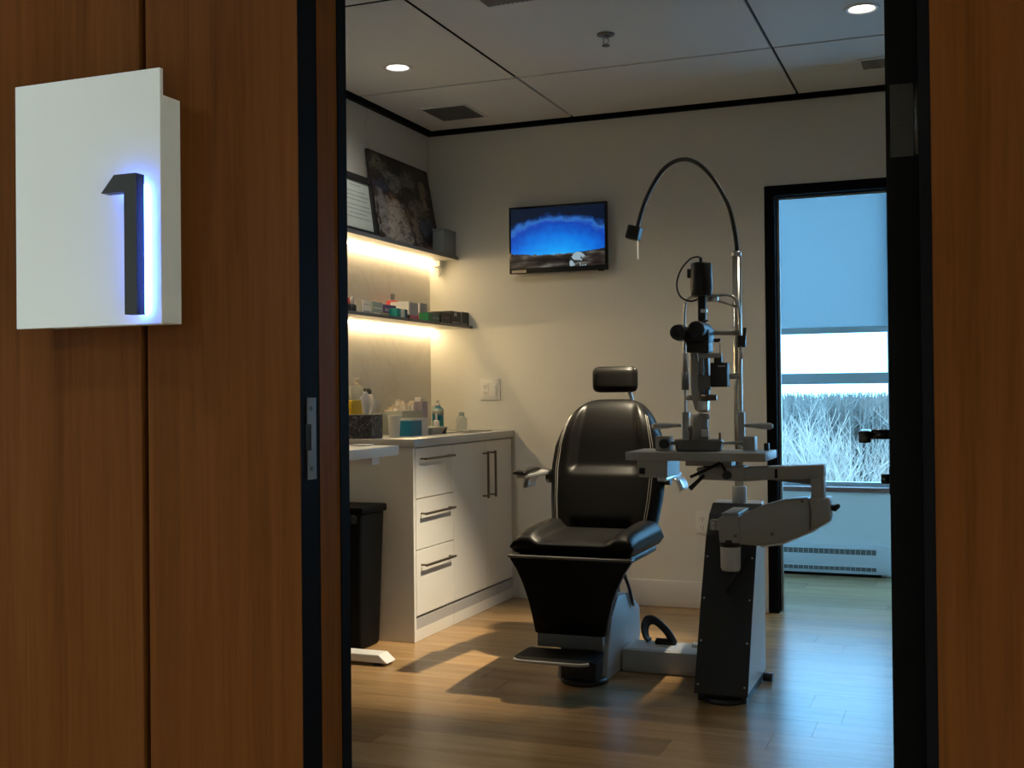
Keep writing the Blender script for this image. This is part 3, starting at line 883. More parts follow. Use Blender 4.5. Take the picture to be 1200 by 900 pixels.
# letter M on the black carton
a = onx(532.5, 372, -2.472); zt_ = onx(534, 365, -2.472).z
y0_ = a.y; w_ = .028; z1_ = zt_ - .006; z0_ = z1_ - .022
q = MB(); X0 = -2.4718
def yz(poly): q.prism(poly, 'x', X0, X0 + .0005)
yz([(y0_, z0_), (y0_ + .006, z0_), (y0_ + .006, z1_), (y0_, z1_)]); yz([(y0_ + w_ - .006, z0_), (y0_ + w_, z0_), (y0_ + w_, z1_), (y0_ + w_ - .006, z1_)])
yz([(y0_ + .006, z1_), (y0_ + .006, z1_ - .008), (y0_ + w_ / 2, z0_ + .004), (y0_ + w_ / 2, z0_ + .012)])
yz([(y0_ + w_ - .006, z1_), (y0_ + w_ / 2, z0_ + .012), (y0_ + w_ / 2, z0_ + .004), (y0_ + w_ - .006, z1_ - .008)])
q.build('letter', 'p_white', next(c for c in kb.children if c.name.startswith('carton')))
# red bottle with a round grey disc standing behind the cartons
p0 = onx(462, 360, -2.64)
rb = thing('display_bottle', 'red bottle carrying a round grey emblem behind the cartons', 'bottle', (-2.65, p0.y, ZL), GS)
zr = onx(463, 353, -2.65).z; zt_ = onx(463, 344.5, -2.65).z
MB().lathe((-2.65, p0.y, ZL), [(.03, 0), (.031, .004), (.031, zr - ZL - .004), (.026, zr - ZL)], 20).build('body', 'p_red', rb)
MB().cyl((-2.653, p0.y, (zr + zt_) / 2), (-2.647, p0.y, (zr + zt_) / 2), (zt_ - zr) / 2, n=24).build('emblem_disc', 'p_grey', rb)
MB().cyl((-2.647, p0.y, (zr + zt_) / 2), (-2.6465, p0.y, (zr + zt_) / 2), (zt_ - zr) / 4, n=20).build('emblem_ring', 'p_sage', rb)
for yy in (-.018, .018): MB().lathe((-2.65, p0.y + yy, zt_ - .006), [(.004, -.004), (.006, 0), (.003, .006)], 10).build('ear', 'p_grey', rb)

# ------------------------------------------------------------------ things on the worktop
tb = thing('tissue_box', 'black and grey floral tissue box with a tissue pulled out', 'tissue box', (-2.54, 4.525, ZC))
zt_ = onx(447, 485.5, -2.43).z
B(-2.66, -2.425, 4.472, 4.578, ZC, zt_).build('carton', 'tissue_box_print', tb, .001, 1)
plain('tissue_paper', (.68, .66, .64), .8)
def tis(u, v, k):
    w_ = 2 * u - 1
    a_ = w_ * (.018 + .026 * v) + .016 * v
    b_ = .012 * math.sin(5 * w_ + 3 * v) * (.3 + v) + k * .004 * (1 - v * .7)
    h_ = v * (.078 + .022 * math.cos(2.2 * w_ + .9) + .006 * math.sin(9 * w_))
    return (-2.475 + .93 * a_ - .37 * b_, 4.525 + .37 * a_ + .93 * b_, zt_ - .001 + h_)
MB().pad(22, 12, lambda u, v: tis(u, v, -1), lambda u, v: tis(u, v, 1)).build('tissue', 'tissue_paper', tb)

GC = 'supplies on the worktop'
sc_ = thing('sharps_container', 'yellow sharps container with a clear lid behind the tissue box', 'container', (-2.62, 4.72, ZC), GC)
p1 = onx(424, 487, -2.56)
z_y = onx(420, 469, -2.56).z; z_c = onx(420, 452, -2.56).z
yb_ = p1.y
MB().hexa([(x_, y_, z_) for z_, k in ((ZC, .012), (z_y, 0)) for y_ in (4.585 + k, 4.715 - k) for x_ in (-2.69 + k, -2.585 - k)]).build('bucket', 'p_yellow', sc_, .004, 2)
MB().hexa([(x_, y_, z_) for z_, k in ((z_y, .004), (z_c, .012)) for y_ in (4.585 + k, 4.715 - k) for x_ in (-2.69 + k, -2.585 - k)]).build('lid', 'clear_plastic', sc_, .004, 2)
pb = onx(408, 455, -2.60)
bottle('pump_bottle', 'white pump bottle standing behind the sharps container', 'bottle', -2.655, 4.765, ZC, [(.034, 0), (.036, .006), (.036, .20), (.02, .225), (.014, .235)], 'p_white',
       [(.014, .235), (.016, .237), (.016, .25), (.006, .252), (.006, .262), (.018, .264), (.018, .272), (.004, .274)], 'p_cream', GC)
bottle('spray_bottle', 'dark capped bottle beside the white pump bottle', 'bottle', -2.65, 4.845, ZC, [(.022, 0), (.024, .005), (.024, .17), (.012, .19)], 'p_white', [(.012, .188), (.022, .19), (.022, .215), (.014, .228)], 'p_black', GC)
p0 = onz(454, 512.6, ZC)
cpx, cpy = -2.43, 4.70
cu = thing('paper_cup', 'white dimpled paper cup between tissue box and teal carton', 'cup', (cpx, cpy, ZC), GC)
plain('dimpled_white', (.66, .65, .62), .6, var=.1, scale=300, bmp=.6)
zc_ = onx(454, 487, cpx).z
MB().lathe((cpx, cpy, ZC), [(.022, 0), (.024, .002), (.030, zc_ - ZC - .002), (.031, zc_ - ZC), (.028, zc_ - ZC), (.022, .01)], 24).build('body', 'dimpled_white', cu)
pkg2 = lambda x0, x1, y0, y1, z0, z1, name, mat, t, bev=.001: B(x0, x1, y0, y1, z0, z1).build(name, mat, t, bev, 1)
a = onx(459.5, 505, -2.40); b = onx(480.5, 505, -2.40); zt_ = onx(470, 492, -2.40).z
tl_ = thing('wipes_carton', 'open teal and white carton on the worktop', 'box', (-2.44, (a.y + b.y) / 2, ZC), GC)
y0_, y1_ = 4.785, 4.965
x0_, x1_ = -2.50, -2.385
zt_ = onx(470, 491, -2.40).z
q = MB()
for bx_ in ((x0_, x1_, y0_, y0_ + .002), (x0_, x1_, y1_ - .002, y1_), (x0_, x0_ + .002, y0_ + .002, y1_ - .002), (x1_ - .002, x1_, y0_ + .002, y1_ - .002)): q.box(*bx_, ZC, zt_ - .01)
q.box(x0_ + .002, x1_ - .002, y0_ + .002, y1_ - .002, ZC, ZC + .002)
bdy = q.build('carton', 'p_blue', tl_)
q = MB()
for bx_ in ((x0_, x1_, y0_, y0_ + .002), (x0_, x1_, y1_ - .002, y1_), (x0_, x0_ + .002, y0_ + .002, y1_ - .002), (x1_ - .002, x1_, y0_ + .002, y1_ - .002)): q.box(*bx_, zt_ - .01, zt_)
q.build('rim', 'p_white', tl_)
B(x1_, x1_ + .0006, y0_ + .11, y1_, ZC, zt_).build('white_panel', 'p_white', tl_)
# clear organiser holding white tubes
og = thing('acrylic_organiser', 'clear acrylic organiser holding white tubes behind the teal carton', 'organiser', (-2.6, 5.06, ZC), GC)
q = MB()
ox0, ox1, oy0, oy1, oz = -2.66, -2.53, 4.98, 5.20, 1.0
for bx_ in ((ox0, ox1, oy0, oy0 + .003), (ox0, ox1, oy1 - .003, oy1), (ox0, ox0 + .003, oy0 + .003, oy1 - .003), (ox1 - .003, ox1, oy0 + .003, oy1 - .003)): q.box(*bx_, ZC, oz)
q.box(ox0 + .003, ox1 - .003, oy0 + .003, oy1 - .003, ZC, ZC + .003); q.build('walls', 'clear_plastic', og)
rn = random.Random(8); k = 0
for yy, hh in ((5.005, .125), (5.045, .14), (5.085, .15), (5.125, .155), (5.165, .16)):
    for xx in (-2.625, -2.57):
        k += 1
        tt = thing('ointment_tube', 'white ointment tube standing in the clear organiser', 'tube', (xx, yy, ZC + .004), 'white tubes in the organiser')
        hh2 = hh + rn.uniform(-.012, .012)
        MB().lathe((xx, yy, ZC + .004), [(.012, 0), (.013, .012), (.0165, .014), (.0165, .03), (.017, hh2 * .6), (.012, hh2 - .012)], 14).build('body', 'p_white', tt)
        B(xx - .014, xx + .014, yy - .003, yy + .003, ZC + .004 + hh2 - .014, ZC + .004 + hh2).build('crimp', 'p_cream', tt)
pkg_t = thing('tall_carton', 'tall pale lilac carton with a white cap at the end of the organiser', 'box', (-2.56, 5.24, ZC), GC)
B(-2.60, -2.535, 5.21, 5.275, ZC, 1.045).build('carton', 'p_lilac', pkg_t, .001, 1)
B(-2.585, -2.55, 5.225, 5.26, 1.045, 1.066).build('cap', 'p_white', pkg_t, .003, 2)
bottle('pump_bottle', 'clear bottle of blue lotion with a white pump', 'bottle', -2.57, 5.47, ZC, [(.028, 0), (.030, .004), (.030, .10), (.029, .118), (.013, .13)], 'p_blue',
       [(.013, .13), (.014, .133), (.014, .142), (.005, .144), (.005, .155), (.012, .157), (.009, .164)], 'p_white', GC, [('label', [(.0303, .012), (.0303, .06)], 'p_teal'), ('clear_neck', [(.0304, .085), (.0304, .101), (.0294, .119)], 'clear_plastic')])
ty = thing('metal_tray', 'small metal tray with a black end on the worktop', 'tray', (-2.38, 5.06, ZC), GC)
MB().hexa([(x_, y_, z_) for z_, k in ((ZC, .012), (ZC + .03, 0)) for y_ in (4.98 + k, 5.13 - k) for x_ in (-2.46 + k, -2.37 - k)]).build('body', 'device_grey', ty, .002, 1)
B(-2.465, -2.365, 4.975, 5.135, ZC + .03, ZC + .036).build('rim', 'steel', ty, .001, 1)
MB().hexa([(x_, y_, z_) for z_, k in ((ZC, .014), (ZC + .034, 0)) for y_ in (5.1355, 5.165 - k) for x_ in (-2.455, -2.375)]).build('end_block', 'black_plastic', ty, .002, 1)
bottle('squeeze_bottle', 'small white nozzle bottle standing behind the metal tray', 'bottle', -2.50, 5.30, ZC, [(.016, 0), (.017, .004), (.017, .055), (.008, .064)], 'p_white', [(.006, .064), (.007, .066), (.003, .098)], 'p_cream', GC)
bottle('sample_bottle', 'empty clear bottle with a grey cap near the wall outlet', 'bottle', -2.465, 5.54, ZC, [(.026, 0), (.028, .005), (.028, .065), (.014, .08)], 'clear_plastic', [(.014, .08), (.015, .082), (.015, .097), (.012, .099)], 'p_sage', GC)
p0 = onz(541, 508, ZC)
lt = thing('lens_dish', 'flat dark lens tray with a round white lid on the worktop', 'tray', (-2.36, 5.36, ZC), GC)
B(-2.42, -2.30, 5.22, 5.56, ZC, ZC + .004).build('mat', 'device_dark_grey', lt, .001, 1)
MB().lathe((-2.345, 5.32, ZC + .004), [(.012, 0), (.013, .002), (.012, .008), (.006, .010)], 18).build('lid', 'p_white', lt)

# ------------------------------------------------------------------ television and outlets
tv = thing('television', 'small wall television showing a blue starry night sky', 'television', (-1.94, DB, 1.71))
t0, t1, z0_, z1_ = -2.208, -1.672, 1.708, 2.058
B(t0, t1, DB - .062, DB - .035, z0_, z1_).build('bezel', 'black_gloss', tv, .003, 2)
B(t0 + .012, t1 - .012, DB - .0632, DB - .062, z0_ + .026, z1_ - .012).build('screen', 'tv_picture', tv)
B(t0 + .015, t0 + .095, DB - .0632, DB - .062, z0_ + .004, z0_ + .019).build('sticker', 'p_cream', tv)
B(t1 - .05, t1 - .02, DB - .058, DB - .04, z0_ - .005, z0_).build('sensor', 'black_gloss', tv)
B(-2.04, -1.84, DB - .035, DB, 1.80, 1.98).build('wall_bracket', 'black_plastic', tv)
ot = thing('power_outlet', 'two-gang white outlet and dimmer plate above the worktop', 'outlet', (-2.35, DB, 1.1))
B(-2.405, -2.29, DB - .007, DB, 1.046, 1.161).build('plate', 'white_plastic', ot, .002, 2)
soc = B(-2.39, -2.355, DB - .009, DB - .007, 1.068, 1.138).build('socket', 'white_plastic', ot, .0008, 1)
for zz in (1.085, 1.12):
    for xx in (-2.38, -2.368): B(xx, xx + .0025, DB - .0094, DB - .009, zz - .005, zz + .007).build('slot', 'dark_gap', soc)
    MB().cyl((-2.3725, DB - .0094, zz - .011), (-2.3725, DB - .009, zz - .011), .003, n=8).build('slot', 'dark_gap', soc)
sw = B(-2.34, -2.305, DB - .009, DB - .007, 1.068, 1.138).build('dimmer', 'white_plastic', ot, .0008, 1)
B(-2.333, -2.312, DB - .013, DB - .009, 1.078, 1.128).build('paddle', 'white_plastic', sw, .001, 1)
ot = thing('power_outlet', 'white wall outlet low on the back wall behind the instrument stand', 'outlet', (-1.21, DB, .43))
B(-1.243, -1.178, DB - .007, DB, .374, .482).build('plate', 'white_plastic', ot, .002, 2)
for zz in (.405, .448):
    soc = MB().cyl((-1.2105, DB - .009, zz), (-1.2105, DB - .007, zz), .016, n=18).build('socket', 'white_plastic', ot)
    for xx in (-1.2175, -1.2055): B(xx, xx + .0022, DB - .0094, DB - .009, zz - .004, zz + .007).build('slot', 'dark_gap', soc)
    MB().cyl((-1.2105, DB - .0094, zz - .009), (-1.2105, DB - .009, zz - .009), .0028, n=8).build('slot', 'dark_gap', soc)

# ------------------------------------------------------------------ examination chair
def smooth(a, b, t): t = max(0, min(1, (t - a) / (b - a))); return t * t * (3 - 2 * t)
def lerp_tab(tab, z):
    for (a, wa), (b, wb_) in zip(tab, tab[1:]):
        if z <= b: k = (z - a) / (b - a); k = max(0, k); return wa + (wb_ - wa) * k
    return tab[-1][1]
cx = -1.35
ch = thing('examination_chair', 'black leather examination chair with headrest, armrests and footrest', 'chair', (cx, 4.25, 0))
WT = [(.47, .200), (.55, .222), (.65, .236), (.78, .245), (.88, .236), (.97, .216), (1.02, .198), (1.066, .175)]
ZT = 1.052
def bk_c(s, v):
    zl = .47 + (ZT - .47) * v
    w_ = lerp_tab(WT, zl)
    z_ = zl - .085 * abs(s) ** 4 * smooth(.55, 1, v)
    yc = 4.415 + (z_ - .47) * .30
    return cx + w_ * s, yc, z_
def edge(s, v): return max(0, 1 - abs(s) ** 7) ** .5 * max(0, 1 - v ** 16) ** .5
def bk_f(u, v):
    s = 2 * u - 1; x_, yc, z_ = bk_c(s, v)
    bol = .030 * smooth(.50, .66, abs(s)) * (1 - .6 * smooth(.82, 1, abs(s)))
    lum = .030 * (1 - smooth(.745, .79, z_)) * (1 - smooth(.50, .66, abs(s))) * smooth(.47, .6, z_)
    return (x_, yc - (.045 + bol + lum + .012 * smooth(.78, .95, z_)) * edge(s, v), z_)
def bk_b(u, v):
    s = 2 * u - 1; x_, yc, z_ = bk_c(s, v); return (x_, yc + .045 * edge(s, v), z_)
br = MB().pad(48, 72, bk_f, bk_b).build('backrest', 'black_leather', ch)
for sg_ in (-1, 1):
    for off in (.80, .835):
        pts = [Vector(bk_f((sg_ * off + 1) / 2, .05 + .9 * k / 30)) + Vector((0, -.001, 0)) for k in range(31)]
        MB().tube(pts, .0016, 6).build('stitching', 'stitch', br)
HD = [(-.095, 1.082), (.095, 1.188)]
def hd_(u, v, sgn):
    s, t = 2 * u - 1, 2 * v - 1
    e = max(0, 1 - abs(s) ** 8) ** .5 * max(0, 1 - abs(t) ** 6) ** .5
    return (cx + .004 + .097 * s * (1 - .10 * abs(t) ** 6), 4.60 + sgn * (.038 * e) + (.006 * (s * s)) * (1 if sgn < 0 else 0), 1.135 + .054 * t * (1 - .10 * abs(s) ** 8))
MB().pad(24, 18, lambda u, v: hd_(u, v, -1), lambda u, v: hd_(u, v, 1)).build('headrest', 'black_leather', ch)
MB().tube([(cx + .055, 4.605, 1.10), (cx + .07, 4.60, 1.075), (cx + .085, 4.585, 1.03)], .008, 10).build('headrest_stem', 'steel', ch)
def seat_e(s, t): return max(0, 1 - abs(s) ** 14) ** .4 * max(0, 1 - abs(t) ** 16) ** .4
def seat_t(u, v):
    s, t = 2 * u - 1, 2 * v - 1
    bol = .034 * smooth(.52, .72, abs(s)) * (1 - .35 * smooth(.85, 1, abs(s))) * (.62 + .38 * smooth(-1, -.4, t))
    w_ = .238 + .006 * smooth(-1, 0, t)
    return (cx + w_ * s, 4.225 + .225 * t, .506 + (.026 + bol + .010 * smooth(-.8, .6, t) - .010 * smooth(-.7, -1, t)) * seat_e(s, t))
def seat_b(u, v):
    s, t = 2 * u - 1, 2 * v - 1; w_ = .238 + .006 * smooth(-1, 0, t)
    return (cx + w_ * s, 4.225 + .225 * t, .506 - .030 * seat_e(s, t))
stt = MB().pad(44, 30, seat_t, seat_b).build('seat', 'black_leather', ch)
B(cx - .22, cx + .22, 4.03, 4.42, .452, .4785).build('seat_pan', 'black_plastic', ch, .008, 2)
LP = [(.470, .238), (.42, .205), (.37, .182), (.316, .163), (.26, .148), (.193, .134)]
poly = [(cx - w_, z_) for z_, w_ in LP] + [(cx + w_, z_) for z_, w_ in reversed(LP)]
MB().prism(poly, 'y', 3.985, 4.022).build('leg_panel', 'black_leather', ch, .006, 2)
B(cx - .24, cx + .24, 3.98, 4.028, .468, .478).build('leg_panel_piping', 'device_dark_grey', ch, .003, 2)
B(cx - .125, cx + .125, 3.985, 4.02, .145, .193).build('hinge_plate', 'device_dark_grey', ch, .003, 2)
fx0, fx1, fy0, fy1 = -1.505, -1.215, 3.785, 3.985
pl_ = []
for (px_, py_, r_, a0) in ((fx0 + .05, fy0 + .05, .05, 180), (fx1 - .05, fy0 + .05, .05, 270), (fx1 - .01, fy1 - .01, .01, 0), (fx0 + .01, fy1 - .01, .01, 90)):
    for k in range(7):
        a = math.radians(a0 + 15 * k); pl_.append((px_ + r_ * math.cos(a), py_ + r_ * math.sin(a)))
ft = MB().prism(pl_, 'z', .128, .140).build('footrest', 'black_rubber', ch)
q = MB(); q.tube([(a, b, .1335) for a, b in pl_[2:12]], .006, 8); q.build('edge_trim', 'device_grey', ft)
hp = [(4.10, .001), (4.555, .001), (4.585, .10), (4.575, .205), (4.42, .285), (4.27, .295), (4.17, .23), (4.12, .1)]
MB().prism(hp, 'x', -1.44, -1.243).build('base_housing', 'housing_grey', ch, .008, 2)
B(-1.40, -1.262, 4.025, 4.15, .02, .30).build('lift_mechanism', 'black_plastic', ch, .006, 2)
MB().lathe((-1.33, 4.10, 0), [(.088, 0), (.09, .004), (.09, .014), (.082, .02)], 36).build('floor_plate', 'black_plastic', ch)
B(-1.41, -1.28, 4.17, 4.42, .28, .4525).build('lift_column', 'black_plastic', ch, .006, 2)
MB().tube(arc([onx(731, 672, -1.235), onx(737, 688, -1.235), onx(742, 709, -1.235)], 12), .007, 8).build('gas_strut', 'black_gloss', ch)
for sg_, nm_ in ((-1, 'l'), (1, 'r')):
    ax = cx + sg_ * .287
    def ap(u, v, k):
        s, t = 2 * u - 1, 2 * v - 1; e = max(0, 1 - abs(s) ** 4) ** .5 * max(0, 1 - abs(t) ** 6) ** .5
        return (ax + .026 * s, 4.325 + .10 * t, .768 + k * .010 * e + .004 * t)
    arm_ = MB()
    # bracket: tapered bar from under the pad back to the side of the backrest, then a curled plate
    def br_x(y_): return sorted((ax + sg_ * .018, ax - sg_ * .018)) if y_ < 4.4 else sorted((ax + sg_ * .012, cx + sg_ * .236))
    arm_.hexa([(x_, y_, z_ + (0 if y_ < 4.4 else .004)) for z_ in (.740, .757) for y_ in (4.25, 4.53) for x_ in br_x(y_)])
    am = arm_.build('arm_bracket', 'aluminium', ch, .004, 2)
    MB().pad(12, 22, lambda u, v: ap(u, v, 1), lambda u, v: ap(u, v, -1)).build('armrest', 'black_leather', ch)
    q = MB(); pr = []
    for k in range(9):
        a = math.radians(90 - k * 12); pr.append((ax - sg_ * .01 + sg_ * .05 * math.cos(a), .70 + .05 * math.sin(a)))
    poly_ = pr + [(x_ - sg_ * .004, z_ - .003) for x_, z_ in reversed(pr)]
    q.prism(poly_, 'y', 4.38, 4.52, True); q.build('arm_shroud', 'aluminium', am)
    MB().cyl((cx + sg_ * .225, 4.50, .735), (cx + sg_ * .262, 4.50, .735), .028, n=20).build('arm_pivot', 'black_plastic', ch)

cb = thing('floor_cable_box', 'low grey cable box between the chair base and the instrument stand', 'cable box', (-1.04, 4.38, 0))
B(-1.238, -.88, 4.285, 4.47, .001, .088).build('body', 'housing_grey', cb, .004, 2)
B(-1.225, -1.05, 4.30, 4.455, .088, .0905).build('cover_plate', 'housing_grey', cb, .001, 1)
B(-.99, -.93, 4.40, 4.44, .088, .10).build('gland', 'white_plastic', cb, .003, 2)
cc = thing('power_cable', 'black power cable coiled on top of the grey cable box', 'cable', (-1.12, 4.42, .09))
for k in range(3):
    dd = 4.40 + .022 * k
    px_off = (k - 1) * 2
    sx_ = 1 - .13 * k; pts = [ond(772 + (x_ - 772) * sx_, 757 + (y_ - 757) * (1 - .10 * k), dd) for x_, y_ in ((760, 755.5), (755, 745), (753, 733), (757, 724), (765, 723), (774, 729), (783, 738), (789, 747), (791, 755.5), (780, 756.5), (768, 756))]
    for q_ in pts: q_.z = max(q_.z, .098 + .0)
    MB().tube(arc(pts, 45), .0075, 8).build('cable_loop', 'black_plastic', cc)

# ------------------------------------------------------------------ instrument stand
sd = thing('instrument_stand', 'ophthalmic instrument stand with black fronted tower, swing arm, table and gooseneck lamp', 'instrument stand', (-.79, 4.2, 0))
tx0, tx1 = -.878, -.700
front = [(3.955, .03), (4.062, .285), (4.185, .55), (4.25, .625), (4.315, .66)]
MB().prism([(4.37, .03)] + front + [(4.37, .668)], 'x', tx0, tx1).build('tower', 'white_plastic', sd, .003, 1)
fp = [(y_ - .006, z_) for y_, z_ in front] ; fp2 = [(y_ - .0005, z_) for y_, z_ in front]
pn = MB().prism(fp + fp2[::-1], 'x', tx0 - .004, tx1 + .004).build('front_panel', 'black_plastic', sd, .001, 1)
for z_ in (.06, .2, .34, .48):
    k = next(i for i in range(len(front) - 1) if front[i + 1][1] >= z_)
    f_ = (z_ - front[k][1]) / (front[k + 1][1] - front[k][1]); yy = front[k][0] + f_ * (front[k + 1][0] - front[k][0])
    for xx in (tx0 + .008, tx1 - .008):
        MB().cyl((xx, yy - .0058, z_), (xx, yy - .0085, z_ + .0005), .0035, n=8).build('screw', 'steel', pn)
B(tx0 + .004, tx1 - .004, 3.975, 4.365, .001, .03).build('base', 'black_plastic', sd)
MB().lathe((-.785, 4.0, 0), [(.07, 0), (.072, .003), (.072, .012), (.066, .016)], 30).build('floor_glide', 'black_plastic', sd)
MB().cyl((tx1 + .0, 4.31, .018), (tx1 + .035, 4.31, .018), .016, n=14).build('levelling_foot', 'black_plastic', sd)
q = MB()
cpn = B(-.862, -.80, 4.155, 4.19, .575, .612).build('control_panel', 'device_grey', sd, .002, 1)
for k in range(3):
    for j in range(2):
        MB().cyl((-.85 + .02 * k, 4.1545, .583 + .018 * j), (-.85 + .02 * k, 4.151, .583 + .018 * j), .006, n=10).build('button', 'steel', cpn)
PX, PY = -.786, 4.335
MB().cyl((PX, PY, .62), (PX, PY, 1.598), .0165, n=24).build('pole', 'pole_steel', sd)
MB().lathe((PX, PY, .64), [(.026, 0), (.027, .004), (.027, .08), (.02, .084)], 24).build('pole_sleeve', 'device_grey', sd)
MB().lathe((PX, PY, 1.59), [(.0175, 0), (.0175, .018), (.012, .02)], 20).build('pole_cap', 'steel', sd)
# swing arm
ad = 4.03
def poly_px(pts, d): return [(ond(x_, y_, d).x, ond(x_, y_, d).z) for x_, y_ in pts]
cov = poly_px([(866, 606), (873, 601), (890, 594), (912, 587.5), (930, 584.5), (947, 583.8), (949.5, 600), (949, 622), (936, 629), (916, 635.5), (886, 640), (866, 638)], ad)
la = MB().prism(cov, 'y', ad, ad + .085).build('lower_arm_cover', 'device_grey', sd, .006, 2)
en = poly_px([(948, 583.8), (972, 583.5), (973, 609), (950, 621.5), (950.5, 600)], ad)
MB().prism(en, 'y', ad - .002, ad + .087).build('arm_end_block', 'device_grey', sd, .004, 2)
un = poly_px([(890, 640), (916, 636), (950, 622), (972, 610), (972, 612), (950, 625), (916, 639), (893, 642)], ad)
MB().prism(un, 'y', ad + .01, ad + .075).build('arm_underside', 'white_plastic', sd)
for x_, y_ in ((862, 628), (905, 626), (940, 587.5)):
    a = ond(x_, y_, ad); MB().cyl((a.x, ad + .001, a.z), (a.x, ad - .003, a.z), .006, n=10).build('screw', 'device_dark_grey', la)
hb = poly_px([(841, 607), (866, 605), (868, 637), (842.5, 636)], ad)
MB().prism(hb, 'y', ad + .005, ad + .075).build('arm_hub', 'device_grey', sd, .004, 2)
hq = ond(856, 640, ad + .04)
MB().lathe((hq.x, ad + .04, 0), [(.031, .445), (.035, .455), (.036, .53), (.036, .552)], 28).build('hub_cylinder', 'white_plastic', sd)
MB().lathe((hq.x, ad + .04, 0), [(.037, .53), (.037, .556)], 28).build('hub_collar', 'black_plastic', sd)
MB().tube(arc([ond(872, 650, ad + .06), ond(866, 668, ad + .05), ond(858, 680, ad + .035), ond(853, 690, ad + .05), ond(853, 700, ad + .09)], 16), .005, 8).build('hub_cable', 'black_plastic', sd)
B(hq.x - .03, PX + .045, ad + .035, PY, .632, .648).build('arm_bracket', 'device_grey', sd, .002, 1)
a = ond(972, 594, ad + .04); MB().tube([(a.x, ad + .04, a.z), (a.x + .018, ad + .04, a.z - .004), (a.x + .032, ad + .03, a.z + .006)], [.010, .012, .007], 10).build('arm_knob', 'black_plastic', sd)
pt_ = poly_px([(950, 546), (965, 546), (965.5, 584), (950.5, 584)], ad + .005)
MB().prism(pt_, 'y', ad + .005, ad + .07).build('arm_post', 'device_grey', sd, .003, 2)
ub = poly_px([(871, 548), (965.5, 544.5), (965.5, 560), (940, 561.5), (905, 562), (871, 564.5)], ad)
MB().prism(ub, 'y', ad - .002, ad + .078).build('upper_arm', 'device_grey', sd, .004, 2)
ub = poly_px([(816, 548.5), (872, 546.5), (872, 564), (820, 562)], ad)
uc = MB().prism(ub, 'y', ad - .006, ad + .082).build('upper_arm_clamp', 'device_grey', sd, .004, 2)
a = ond(910, 555, ad); B(a.x - .006, a.x + .004, ad - .0045, ad - .001, a.z - .016, a.z + .016).build('arm_slot', 'dark_gap', sd)
un = poly_px([(898, 562), (950, 560.5), (950, 568)], ad + .01)
MB().prism(un, 'y', ad + .01, ad + .065).build('arm_gusset', 'device_dark_grey', sd)
# table
TZ = .868
tp0, tp1, td0, td1 = -1.121, -.626, 3.95, 4.205
tb_ = B(tp0, tp1, td0, td1, TZ - .030, TZ).build('table_top', 'device_grey', sd, .003, 2)
a0, a1 = ond(803, 542, ad).x, ond(857, 542, ad).x
B(a0, a1, ad, ad + .08, TZ - .052, TZ - .030).build('table_mount', 'device_grey', sd, .002, 1)
MB().cyl((-.835, ad + .04, TZ - .075), (-.835, ad + .04, TZ - .05), .03, n=20).build('table_pivot', 'black_plastic', sd)
b0, b1 = ond(746, 548, 3.98).x, ond(782, 548, 3.98).x
pbx = MB().hexa([(x_, y_, z_) for z_, k in ((TZ - .092, .008), (TZ - .030, 0)) for y_ in (3.98, 4.17) for x_ in (b0 + k, b1)]).build('power_box', 'device_grey', sd, .002, 1)
a = ond(752.5, 552, 3.98); B(a.x - .011, a.x + .011, 3.976, 3.9805, a.z - .011, a.z + .011).build('power_switch', 'black_gloss', pbx, .001, 1)
q = MB()
q.tube([ond(809, 559, ad - .03), ond(828, 550.5, ad - .03), ond(844, 542.5, ad - .01)], .0055, 8); q.build('lock_lever', 'black_plastic', sd)
MB().tube([ond(808.5, 573, ad - .04), ond(825, 557, ad - .015)], [.0085, .006], 10).build('lever_grip', 'black_plastic', sd)
MB().tube([ond(845, 543, ad - .012), ond(850, 552, ad - .016)], .005, 8).build('lock_stem', 'black_plastic', sd)
a = ond(852, 557, ad - .016); MB().cyl((a.x, ad - .028, a.z), (a.x, ad - .007, a.z), .015, n=14).build('lock_knob', 'black_plastic', sd)
# gooseneck lamp
gd = PY
GH = gd + .14
gp = [ond(x_, y_, gd + .14 * smooth(850, 752, x_)) for x_, y_ in ((860.5, 288), (860, 268), (856, 248), (847, 227), (835, 208), (821, 194), (806, 187), (791, 189), (777, 199), (766, 215), (757, 233), (751, 250), (747, 266))]
gp[0] = Vector((PX, PY, 1.575)); gp[1] = Vector((PX, PY, 1.64))
MB().tube(arc(gp, 70), .0085, 12).build('gooseneck', 'black_plastic', sd)
hc = ond(743, 273, GH)
M = Matrix.Rotation(math.radians(14), 3, 'Y')
vs = [hc + M @ Vector((sx * .027, sy * .027, sz * .028)) for sz in (-1, 1) for sy in (-1, 1) for sx in (-1, 1)]
lh = MB().hexa(vs).build('lamp_head', 'black_plastic', sd, .006, 2)
MB().cyl(ond(747, 282, GH), ond(747.5, 305, GH), .0055, .003, n=12).build('light_guide', 'clear_plastic', lh)
emit('guide_glow', (1, .88, .66), .9)
MB().cyl(ond(747.3, 282, GH), ond(747.6, 303, GH), .002, .002, n=8).build('light_guide_core', 'guide_glow', lh)

ld = bpy.data.lights.new('exam_beam', 'SPOT'); ld.energy = EXAM_LAMP_W; ld.color = (1, .84, .58)
ld.spot_size = math.radians(68); ld.spot_blend = .9; ld.shadow_soft_size = .012
lo = bpy.data.objects.new('exam_beam', ld); COL.objects.link(lo); lo.parent = sd
tipp = ond(747.6, 307, GH); lo.location = tipp - Vector(sd['_org'])
lo.rotation_euler = (Vector((-1.80, 4.42, 0)) - tipp).to_track_quat('-Z', 'Y').to_euler()

